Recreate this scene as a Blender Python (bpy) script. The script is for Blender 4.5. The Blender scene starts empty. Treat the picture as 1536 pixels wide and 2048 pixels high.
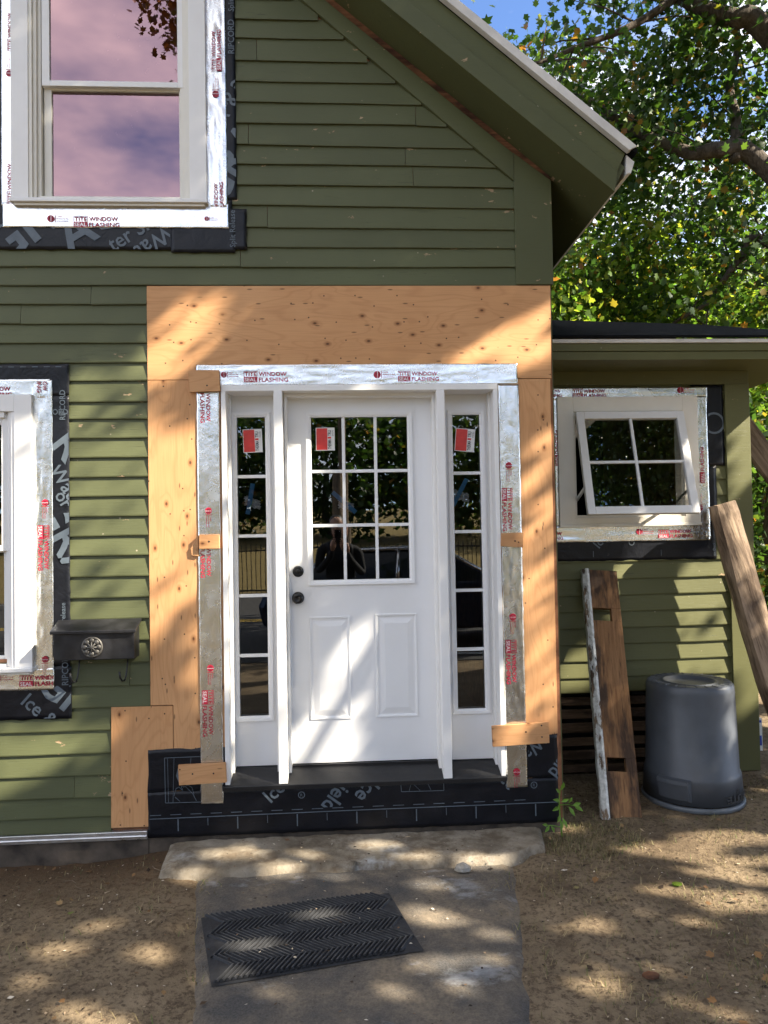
import bpy, math, random
import numpy as np
from mathutils import Vector, Matrix, noise

random.seed(7)
RNG = np.random.default_rng(7)
SC = bpy.context.scene
COL = SC.collection
R = math.radians

# ------------------------------------------------------------------ camera
FPX = 1479.0
YAW, PITCH, ROLL = R(3.217), R(1.575), R(-1.008)
CAM = np.array([0.0, -3.94, 1.62])
_f = np.array([math.sin(YAW) * math.cos(PITCH), math.cos(YAW) * math.cos(PITCH), math.sin(PITCH)])
_r0 = np.array([math.cos(YAW), -math.sin(YAW), 0.0])
_u0 = np.cross(_r0, _f)
_r = _r0 * math.cos(ROLL) + _u0 * math.sin(ROLL)
_u = -_r0 * math.sin(ROLL) + _u0 * math.cos(ROLL)
cd = bpy.data.cameras.new('camera')
cam = bpy.data.objects.new('camera', cd)
COL.objects.link(cam)
cd.sensor_fit = 'VERTICAL'
cd.sensor_height = 24.0
cd.sensor_width = 18.0
cd.lens = FPX / 2048 * 24.0
cd.clip_start = 0.02
cd.clip_end = 2000
cam.matrix_world = Matrix(((_r[0], _u[0], -_f[0], CAM[0]), (_r[1], _u[1], -_f[1], CAM[1]),
                           (_r[2], _u[2], -_f[2], CAM[2]), (0, 0, 0, 1)))
SC.camera = cam

# ------------------------------------------------------------------ sky, sun, exposure
SUNV = np.array([0.33, -0.148, 0.275])            # towards the sun
SUNV = SUNV / np.linalg.norm(SUNV)
SUN_EL = math.asin(SUNV[2])
SUN_AZ = math.atan2(SUNV[0], SUNV[1])
W = bpy.data.worlds.new('World')
SC.world = W
W.use_nodes = True
wn = W.node_tree
wn.nodes.clear()
wo = wn.nodes.new('ShaderNodeOutputWorld')
bg = wn.nodes.new('ShaderNodeBackground')
sky = wn.nodes.new('ShaderNodeTexSky')
sky.sky_type = 'NISHITA'
sky.sun_disc = False
sky.sun_elevation = SUN_EL
sky.sun_rotation = SUN_AZ
sky.air_density = 0.5
sky.dust_density = 0.15
sky.ozone_density = 4.0
bg.inputs['Strength'].default_value = 0.12
# scattered soft cloud, the same all round the sky
tcw = wn.nodes.new('ShaderNodeTexCoord')
mpw = wn.nodes.new('ShaderNodeMapping')
mpw.inputs['Scale'].default_value = (1.0, 1.0, 2.2)
mpw.inputs['Location'].default_value = (6.0, 1.0, 2.0)
nzw = wn.nodes.new('ShaderNodeTexNoise')
nzw.inputs['Scale'].default_value = 3.0
nzw.inputs['Detail'].default_value = 5.0
nzw.inputs['Roughness'].default_value = 0.55
rpw = wn.nodes.new('ShaderNodeValToRGB')
rpw.color_ramp.elements[0].position = 0.40
rpw.color_ramp.elements[1].position = 0.66
mxw = wn.nodes.new('ShaderNodeMix')
mxw.data_type = 'RGBA'
mxw.inputs[7].default_value = (5.6, 5.4, 5.1, 1)
wn.links.new(tcw.outputs['Generated'], mpw.inputs['Vector'])
wn.links.new(mpw.outputs[0], nzw.inputs['Vector'])
wn.links.new(nzw.outputs['Fac'], rpw.inputs['Fac'])
wn.links.new(rpw.outputs['Color'], mxw.inputs[0])
wn.links.new(sky.outputs[0], mxw.inputs[6])
wn.links.new(mxw.outputs[2], bg.inputs['Color'])
wn.links.new(bg.outputs[0], wo.inputs['Surface'])

sd_ = bpy.data.lights.new('sun', 'SUN')
sd_.energy = 5.0
sd_.angle = R(0.5)
sd_.color = (1.0, 0.90, 0.74)
sun = bpy.data.objects.new('sun', sd_)
COL.objects.link(sun)
sun.location = Vector(SUNV * 30)
sun.rotation_euler = Vector(SUNV).to_track_quat('Z', 'Y').to_euler()

SC.view_settings.view_transform = 'Standard'
SC.view_settings.look = 'None'
SC.view_settings.exposure = 2.12
SC.view_settings.gamma = 1.0
SC.view_settings.use_curve_mapping = False
SC.render.engine = 'CYCLES'
SC.cycles.max_bounces = 8
SC.cycles.transparent_max_bounces = 16
SC.cycles.sample_clamp_indirect = 6.0
SC.cycles.caustics_reflective = False
SC.cycles.caustics_refractive = False


# ------------------------------------------------------------------ photo geometry helpers
def ray(px, py):
    return (px - 768) / FPX * _r + (1024 - py) / FPX * _u + _f


def at(px, py, Y=0.0):
    d = ray(px, py)
    return CAM + d * ((Y - CAM[1]) / d[1])


def onz(px, py, Z=0.0):
    d = ray(px, py)
    return CAM + d * ((Z - CAM[2]) / d[2])


def dx(x, y):
    """an X measured on the facade plane, moved back to plane y along the view of the measurement"""
    return x * (3.94 + y) / 3.94


def dz(z, y):
    return 1.62 + (z - 1.62) * (3.94 + y) / 3.94


# ------------------------------------------------------------------ node helpers
def new_mat(name):
    m = bpy.data.materials.new(name)
    m.use_nodes = True
    nt = m.node_tree
    nt.nodes.clear()
    return m, nt


def nd(nt, typ, props=None, **ins):
    n = nt.nodes.new(typ)
    for k, v in (props or {}).items():
        setattr(n, k, v)
    for k, v in ins.items():
        key = int(k[1:]) if k[0] == 'i' and k[1:].isdigit() else k.replace('_', ' ')
        s = n.inputs[key]
        if isinstance(v, bpy.types.NodeSocket):
            nt.links.new(v, s)
        else:
            s.default_value = v
    return n


def nz(nt, vec, scale, detail=3.0, rough=0.55, dist=0.0):
    return nd(nt, 'ShaderNodeTexNoise', Vector=vec, Scale=scale, Detail=detail, Roughness=rough, Distortion=dist).outputs['Fac']


def ramp(nt, fac, stops):
    n = nt.nodes.new('ShaderNodeValToRGB')
    e = n.color_ramp.elements
    while len(e) < len(stops):
        e.new(0.5)
    for k, (p, c) in zip(e, stops):
        k.position = p
        k.color = (c, c, c, 1) if isinstance(c, (int, float)) else (*c, 1)
    nt.links.new(fac, n.inputs['Fac'])
    return n.outputs['Color']


def mix(nt, fac, a, b, blend='MIX'):
    def v(x):
        return x if isinstance(x, bpy.types.NodeSocket) else ((*x, 1) if len(x) == 3 else x)
    n = nd(nt, 'ShaderNodeMix', {'data_type': 'RGBA', 'blend_type': blend}, i0=fac, i6=v(a), i7=v(b))
    return n.outputs[2]


def mth(nt, op, a, b=0.0, clamp=False):
    return nd(nt, 'ShaderNodeMath', {'operation': op, 'use_clamp': clamp}, i0=a, i1=b).outputs[0]


def coords(nt, scale=(1, 1, 1), rnd=True):
    tc = nt.nodes.new('ShaderNodeTexCoord')
    v = tc.outputs['Object']
    if rnd:
        oi = nt.nodes.new('ShaderNodeObjectInfo')
        off = nd(nt, 'ShaderNodeVectorMath', {'operation': 'SCALE'}, i0=(37.0, 11.0, 23.0))
        nt.links.new(oi.outputs['Random'], off.inputs['Scale'])
        v = nd(nt, 'ShaderNodeVectorMath', {'operation': 'ADD'}, i0=v, i1=off.outputs[0]).outputs[0]
    return nd(nt, 'ShaderNodeMapping', Vector=v, Scale=scale).outputs[0]


def bump(nt, h, strength, dist=0.01, normal=None):
    n = nd(nt, 'ShaderNodeBump', Height=h, Strength=strength, Distance=dist)
    if normal:
        nt.links.new(normal, n.inputs['Normal'])
    return n.outputs[0]


def finish(nt, color, rough=0.5, metal=0.0, normal=None, spec=0.5, **kw):
    b = nd(nt, 'ShaderNodeBsdfPrincipled')
    for k, v in (('Base Color', color), ('Roughness', rough), ('Metallic', metal), ('Specular IOR Level', spec)):
        if isinstance(v, bpy.types.NodeSocket):
            nt.links.new(v, b.inputs[k])
        else:
            b.inputs[k].default_value = (*v, 1) if isinstance(v, tuple) and len(v) == 3 else v
    if normal:
        nt.links.new(normal, b.inputs['Normal'])
    o = nt.nodes.new('ShaderNodeOutputMaterial')
    nt.links.new(b.outputs[0], o.inputs['Surface'])
    return b


def m_plain(name, color, rough=0.5, metal=0.0, var=0.08, bumps=0.0, scale=25.0, spec=0.5):
    m, nt = new_mat(name)
    c = coords(nt)
    n = nz(nt, c, scale, 4)
    lo = tuple(x * (1 - var) for x in color)
    hi = tuple(min(1, x * (1 + var)) for x in color)
    col = ramp(nt, n, [(0.3, lo), (0.7, hi)])
    rr = ramp(nt, nz(nt, c, scale * 0.4, 3), [(0.3, max(0, rough - 0.06)), (0.7, min(1, rough + 0.06))])
    nor = bump(nt, nz(nt, c, scale * 3, 3), bumps, 0.004) if bumps else None
    finish(nt, col, rr, metal, nor, spec)
    return m


def m_green(name, base, chip=0.635):
    m, nt = new_mat(name)
    c = coords(nt)
    st = coords(nt, (1.5, 6, 34))
    grain = nz(nt, st, 6, 4, 0.6)
    big = nz(nt, c, 1.3, 3)
    col = ramp(nt, big, [(0.25, tuple(x * 0.86 for x in base)), (0.75, tuple(x * 1.12 for x in base))])
    oi = nt.nodes.new('ShaderNodeObjectInfo')
    tint = ramp(nt, oi.outputs['Random'], [(0.0, 0.90), (1.0, 1.06)])
    col = mix(nt, 1.0, col, tint, 'MULTIPLY')
    col = mix(nt, ramp(nt, grain, [(0.55, 0.0), (0.85, 0.35)]), col, tuple(x * 0.6 for x in base))
    # peeled chips down to tan wood
    pn = nz(nt, coords(nt, (1, 1, 2.2)), 9, 6, 0.62)
    pm = nz(nt, c, 2.1, 2)
    chipm = ramp(nt, mth(nt, 'ADD', mth(nt, 'MULTIPLY', pn, 0.7), mth(nt, 'MULTIPLY', pm, 0.3)), [(chip, 0.0), (chip + 0.012, 1.0)])
    col = mix(nt, chipm, col, ramp(nt, grain, [(0.3, (0.20, 0.12, 0.06)), (0.7, (0.48, 0.36, 0.22))]))
    # dirt specks and hairline cracks along the grain
    v = nd(nt, 'ShaderNodeTexVoronoi', Vector=c, Scale=11.0)
    sp = mth(nt, 'MULTIPLY', ramp(nt, v.outputs['Distance'], [(0.03, 1.0), (0.06, 0.0)]), ramp(nt, nz(nt, c, 4, 2), [(0.45, 0.0), (0.55, 0.8)]))
    col = mix(nt, sp, col, (0.42, 0.36, 0.26))
    crack = nz(nt, coords(nt, (2.2, 8, 70)), 3.2, 5, 0.7)
    crk = mth(nt, 'MULTIPLY', ramp(nt, crack, [(0.62, 0.0), (0.67, 0.8)]), ramp(nt, big, [(0.45, 0.0), (0.6, 1.0)]))
    col = mix(nt, crk, col, (0.02, 0.022, 0.014))
    h = mth(nt, 'SUBTRACT', mth(nt, 'MULTIPLY', grain, 0.6), mth(nt, 'ADD', mth(nt, 'MULTIPLY', chipm, 0.6), crk))
    finish(nt, col, 0.55, 0, bump(nt, h, 0.35, 0.004), 0.35)
    return m


def m_ply(name, horiz=True, tone=1.07):
    m, nt = new_mat(name)
    tc = nt.nodes.new('ShaderNodeTexCoord')
    oi = nt.nodes.new('ShaderNodeObjectInfo')
    sx = nd(nt, 'ShaderNodeSeparateXYZ', Vector=tc.outputs['Object'])
    a, b = (sx.outputs[0], sx.outputs[2]) if horiz else (sx.outputs[2], sx.outputs[0])
    p = nd(nt, 'ShaderNodeCombineXYZ', X=mth(nt, 'ADD', a, mth(nt, 'MULTIPLY', oi.outputs['Random'], 31.0)), Y=b, Z=mth(nt, 'MULTIPLY', oi.outputs['Random'], 19.0)).outputs[0]
    # knots: sparse elongated cells
    kv = nd(nt, 'ShaderNodeTexVoronoi', {'voronoi_dimensions': '2D'}, Vector=nd(nt, 'ShaderNodeMapping', Vector=p, Scale=(4.4, 7.0, 1.0)).outputs[0], Scale=1.0, Randomness=0.9)
    ksel = ramp(nt, nd(nt, 'ShaderNodeSeparateColor', Color=kv.outputs['Color']).outputs[0], [(0.42, 0.0), (0.44, 1.0)])
    kd = kv.outputs['Distance']
    pull = mth(nt, 'MULTIPLY', ramp(nt, kd, [(0.0, 1.0), (0.3, 0.0)]), ksel)
    # cathedral grain
    w1 = nz(nt, nd(nt, 'ShaderNodeMapping', Vector=p, Scale=(0.9, 4.2, 1)).outputs[0], 1.5, 2, 0.45, 0.6)
    ph = mth(nt, 'ADD', mth(nt, 'MULTIPLY', w1, 70.0), mth(nt, 'ADD', mth(nt, 'MULTIPLY', pull, 7.0), mth(nt, 'MULTIPLY', b, 26.0)))
    line = mth(nt, 'POWER', mth(nt, 'ADD', mth(nt, 'MULTIPLY', mth(nt, 'SINE', ph), 0.5), 0.5), 5.0)
    fine = nz(nt, nd(nt, 'ShaderNodeMapping', Vector=p, Scale=(6, 160, 1)).outputs[0], 1.0, 3, 0.6)
    big = nz(nt, p, 2.0, 3)
    t = tone
    col = ramp(nt, big, [(0.3, (0.50 * t, 0.258 * t, 0.112 * t)), (0.7, (0.59 * t, 0.322 * t, 0.150 * t))])
    col = mix(nt, mth(nt, 'MULTIPLY', line, 0.34), col, (0.40 * t, 0.185 * t, 0.075 * t))
    col = mix(nt, ramp(nt, fine, [(0.45, 0.0), (0.8, 0.35)]), col, (0.36 * t, 0.18 * t, 0.08 * t))
    col = mix(nt, mth(nt, 'MULTIPLY', ramp(nt, kd, [(0.04, 0.72), (0.12, 0.0)]), ksel), col, (0.26, 0.105, 0.038))
    col = mix(nt, mth(nt, 'MULTIPLY', ramp(nt, kd, [(0.022, 0.9), (0.05, 0.0)]), ksel), col, (0.09, 0.034, 0.014))
    # nail heads, pitch pockets
    nv = nd(nt, 'ShaderNodeTexVoronoi', {'voronoi_dimensions': '2D'}, Vector=nd(nt, 'ShaderNodeMapping', Vector=p, Scale=(9.0, 9.0, 1.0)).outputs[0], Scale=1.0)
    nsel = ramp(nt, nd(nt, 'ShaderNodeSeparateColor', Color=nv.outputs['Color']).outputs[1], [(0.45, 0.0), (0.46, 1.0)])
    col = mix(nt, mth(nt, 'MULTIPLY', ramp(nt, nv.outputs['Distance'], [(0.028, 0.92), (0.044, 0.0)]), nsel), col, (0.03, 0.02, 0.015))
    dv = nd(nt, 'ShaderNodeTexVoronoi', {'voronoi_dimensions': '2D'}, Vector=nd(nt, 'ShaderNodeMapping', Vector=p, Scale=(7.0, 26.0, 1.0)).outputs[0], Scale=1.0)
    dsel = ramp(nt, nd(nt, 'ShaderNodeSeparateColor', Color=dv.outputs['Color']).outputs[1], [(0.82, 0.0), (0.83, 1.0)])
    col = mix(nt, mth(nt, 'MULTIPLY', ramp(nt, dv.outputs['Distance'], [(0.06, 0.75), (0.12, 0.0)]), dsel), col, (0.10, 0.05, 0.025))
    finish(nt, col, 0.62, 0, bump(nt, fine, 0.18, 0.003), 0.3)
    return m


def m_foil(name, tint=(0.90, 0.91, 0.90)):
    m, nt = new_mat(name)
    c = coords(nt)
    cr = nz(nt, c, 22, 5, 0.6, 0.8)
    big = nz(nt, coords(nt, (1, 1, 1)), 5, 2)
    g1 = nd(nt, 'ShaderNodeTexWave', {'wave_type': 'BANDS', 'bands_direction': 'Z'}, Vector=c, Scale=70.0, Distortion=0.6).outputs['Fac']
    g2 = nd(nt, 'ShaderNodeTexWave', {'wave_type': 'BANDS', 'bands_direction': 'X'}, Vector=c, Scale=70.0, Distortion=0.6).outputs['Fac']
    h = mth(nt, 'ADD', mth(nt, 'MULTIPLY', cr, 1.0), mth(nt, 'ADD', mth(nt, 'MULTIPLY', mth(nt, 'ADD', g1, g2), 0.06), mth(nt, 'MULTIPLY', big, 1.6)))
    col = ramp(nt, nz(nt, c, 6, 4), [(0.3, tuple(x * 0.9 for x in tint)), (0.7, tint)])
    rr = ramp(nt, nz(nt, c, 14, 4), [(0.3, 0.17), (0.7, 0.32)])
    finish(nt, col, rr, 1.0, bump(nt, h, 0.28, 0.006))
    return m


def m_membrane(name):
    m, nt = new_mat(name)
    c = coords(nt)
    wr = nz(nt, c, 7, 5, 0.6, 1.2)
    col = ramp(nt, nz(nt, c, 9, 4), [(0.3, (0.004, 0.005, 0.008)), (0.7, (0.010, 0.011, 0.015))])
    col = mix(nt, ramp(nt, nz(nt, c, 16, 6, 0.7), [(0.66, 0.0), (0.76, 0.35)]), col, (0.16, 0.15, 0.13))
    finish(nt, col, 0.36, 0, bump(nt, mth(nt, 'ADD', wr, mth(nt, 'MULTIPLY', nz(nt, c, 60, 2), 0.08)), 0.5, 0.012), 0.28)
    return m


def m_glass(name, refl=3.2, gloss=(0.95, 0.98, 1.0), base=0.0, trans=0.7):
    m, nt = new_mat(name)
    fr = nd(nt, 'ShaderNodeFresnel', IOR=1.5).outputs[0]
    fac = mth(nt, 'ADD', mth(nt, 'MULTIPLY', fr, refl), base, True)
    c = coords(nt)
    nor = bump(nt, nz(nt, c, 2.6, 1), 0.02, 0.02)
    g = nd(nt, 'ShaderNodeBsdfGlossy', Color=(*gloss, 1), Roughness=0.0, Normal=nor)
    t = nd(nt, 'ShaderNodeBsdfTransparent', Color=(trans, trans, trans, 1))
    mx = nd(nt, 'ShaderNodeMixShader', i0=fac, i1=t.outputs[0], i2=g.outputs[0])
    o = nt.nodes.new('ShaderNodeOutputMaterial')
    nt.links.new(mx.outputs[0], o.inputs['Surface'])
    return m


def m_oldwood(name, c0, c1, dark, axis=2, paint=None):
    m, nt = new_mat(name)
    s = [26.0, 26.0, 26.0]
    s[axis] = 1.6
    c = coords(nt, tuple(s))
    cc = coords(nt)
    g = nz(nt, c, 1.6, 5, 0.65, 0.5)
    st = nz(nt, coords(nt, tuple(3.0 if i == axis else 11.0 for i in range(3))), 1.0, 4, 0.6)
    col = ramp(nt, g, [(0.3, c0), (0.7, c1)])
    col = mix(nt, ramp(nt, st, [(0.46, 0.0), (0.60, 0.92)]), col, dark)
    col = mix(nt, ramp(nt, nz(nt, c, 4.0, 4), [(0.58, 0.0), (0.7, 0.6)]), col, tuple(x * 0.4 for x in dark))
    h = mth(nt, 'ADD', g, mth(nt, 'MULTIPLY', nz(nt, cc, 30, 3), 0.4))
    if paint:
        pm = ramp(nt, nz(nt, coords(nt, tuple(2.0 if i == axis else 6.0 for i in range(3))), 4, 6, 0.7), [(0.42, 0.0), (0.47, 1.0)])
        col = mix(nt, pm, col, ramp(nt, nz(nt, cc, 40, 4), [(0.3, (0.45, 0.45, 0.42)), (0.65, (0.72, 0.72, 0.68))]))
        h = mth(nt, 'ADD', h, pm)
    finish(nt, col, 0.75, 0, bump(nt, h, 0.6, 0.006), 0.25)
    return m


def m_leaf(name, stops, trans=0.45, tcol=2.6):
    m, nt = new_mat(name)
    g = nt.nodes.new('ShaderNodeNewGeometry')
    col = ramp(nt, g.outputs['Random Per Island'], stops)
    tr = mix(nt, 1.0, col, (tcol, tcol * 1.05, tcol * 0.55), 'MULTIPLY')
    d = nd(nt, 'ShaderNodeBsdfPrincipled', Roughness=0.45)
    nt.links.new(col, d.inputs['Base Color'])
    d.inputs['Specular IOR Level'].default_value = 0.35
    t = nd(nt, 'ShaderNodeBsdfTranslucent', Color=tr)
    mx = nd(nt, 'ShaderNodeMixShader', i0=trans, i1=d.outputs[0], i2=t.outputs[0])
    o = nt.nodes.new('ShaderNodeOutputMaterial')
    nt.links.new(mx.outputs[0], o.inputs['Surface'])
    return m


def m_island(name, stops, rough=0.8):
    m, nt = new_mat(name)
    g = nt.nodes.new('ShaderNodeNewGeometry')
    finish(nt, ramp(nt, g.outputs['Random Per Island'], stops), rough, 0, None, 0.2)
    return m


def m_bark(name, c0=(0.045, 0.036, 0.028), c1=(0.12, 0.10, 0.08)):
    m, nt = new_mat(name)
    c = coords(nt, (9, 9, 2.0))
    g = nz(nt, c, 2.5, 6, 0.65, 0.6)
    finish(nt, ramp(nt, g, [(0.35, c0), (0.7, c1)]), 0.9, 0, bump(nt, g, 1.0, 0.02), 0.15)
    return m


def m_ground(name):
    m, nt = new_mat(name)
    tc = nt.nodes.new('ShaderNodeTexCoord')
    c = tc.outputs['Object']
    big = nz(nt, c, 0.9, 5, 0.6)
    mid = nz(nt, c, 4.5, 6, 0.65)
    fin = nz(nt, c, 38, 6, 0.7)
    vf = nz(nt, c, 190, 3, 0.7)
    col = ramp(nt, mid, [(0.30, (0.125, 0.094, 0.062)), (0.52, (0.215, 0.163, 0.104)), (0.75, (0.300, 0.230, 0.148))])
    # litter: dark bits and straw
    col = mix(nt, ramp(nt, fin, [(0.48, 0.0), (0.62, 0.85)]), col, (0.070, 0.050, 0.034))
    col = mix(nt, ramp(nt, vf, [(0.58, 0.0), (0.72, 0.55)]), col, (0.34, 0.26, 0.16))
    col = mix(nt, ramp(nt, big, [(0.50, 0.0), (0.68, 0.6)]), col, (0.085, 0.060, 0.038))
    sx = nd(nt, 'ShaderNodeSeparateXYZ', Vector=c)
    # dark damp mulch along the left foundation
    damp = mth(nt, 'MULTIPLY', ramp(nt, mth(nt, 'ADD', mth(nt, 'MULTIPLY', sx.outputs[1], 1.0), mth(nt, 'ADD', mth(nt, 'MULTIPLY', mid, 0.5), 0.55)), [(0.15, 0.0), (0.75, 0.85)]),
               ramp(nt, sx.outputs[0], [(0.0, 1.0), (0.01, 0.0)]))
    col = mix(nt, damp, col, ramp(nt, fin, [(0.3, (0.035, 0.023, 0.014)), (0.7, (0.13, 0.075, 0.04))]))
    # faded lawn beyond the road (behind the camera)
    lawn = ramp(nt, mth(nt, 'ADD', mth(nt, 'MULTIPLY', sx.outputs[1], -0.1), -1.5), [(0.0, 0.0), (0.02, 1.0)])
    col = mix(nt, lawn, col, ramp(nt, mid, [(0.3, (0.16, 0.12, 0.045)), (0.7, (0.26, 0.20, 0.09))]))
    h = mth(nt, 'ADD', mth(nt, 'MULTIPLY', fin, 0.7), mth(nt, 'ADD', mth(nt, 'MULTIPLY', vf, 0.25), mid))
    finish(nt, col, 0.95, 0, bump(nt, h, 0.9, 0.02), 0.1)
    return m


def m_asphalt(name, dusty=True):
    m, nt = new_mat(name)
    tc = nt.nodes.new('ShaderNodeTexCoord')
    c = tc.outputs['Object']
    fin = nz(nt, c, 120, 4, 0.7)
    mid = nz(nt, c, 3.2, 5, 0.6)
    col = ramp(nt, fin, [(0.35, (0.045, 0.044, 0.044)), (0.7, (0.095, 0.092, 0.088))])
    if dusty:
        col = mix(nt, ramp(nt, mid, [(0.38, 0.05), (0.66, 0.8)]), col, ramp(nt, nz(nt, c, 60, 4), [(0.3, (0.15, 0.12, 0.085)), (0.7, (0.27, 0.215, 0.15))]))
        # chalky white spills
        ch = nz(nt, nd(nt, 'ShaderNodeMapping', Vector=c, Scale=(1.0, 1.6, 1), Location=(3.1, 0.4, 0)).outputs[0], 2.4, 7, 0.68)
        col = mix(nt, ramp(nt, ch, [(0.57, 0.0), (0.74, 0.7)]), col, (0.44, 0.46, 0.48))
    finish(nt, col, 0.9, 0, bump(nt, mth(nt, 'ADD', fin, mth(nt, 'MULTIPLY', mid, 0.8)), 0.6, 0.01), 0.2)
    return m


def m_stone(name):
    m, nt = new_mat(name)
    tc = nt.nodes.new('ShaderNodeTexCoord')
    c = tc.outputs['Object']
    a = nz(nt, c, 5, 7, 0.62)
    f = nz(nt, c, 55, 5, 0.7)
    col = ramp(nt, a, [(0.28, (0.11, 0.088, 0.062)), (0.5, (0.23, 0.195, 0.145)), (0.72, (0.33, 0.29, 0.23))])
    col = mix(nt, ramp(nt, f, [(0.55, 0.0), (0.72, 0.6)]), col, (0.10, 0.08, 0.055))
    w = nz(nt, nd(nt, 'ShaderNodeMapping', Vector=c, Location=(5, 2, 0)).outputs[0], 2.8, 6, 0.65)
    col = mix(nt, ramp(nt, w, [(0.60, 0.0), (0.72, 0.7)]), col, (0.46, 0.47, 0.46))
    d2 = nz(nt, nd(nt, 'ShaderNodeMapping', Vector=c, Location=(9, 4, 0)).outputs[0], 6.5, 6, 0.7)
    col = mix(nt, ramp(nt, d2, [(0.48, 0.0), (0.62, 0.8)]), col, (0.105, 0.078, 0.052))
    finish(nt, col, 0.9, 0, bump(nt, mth(nt, 'ADD', a, mth(nt, 'MULTIPLY', f, 0.3)), 0.8, 0.02), 0.2)
    return m


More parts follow.
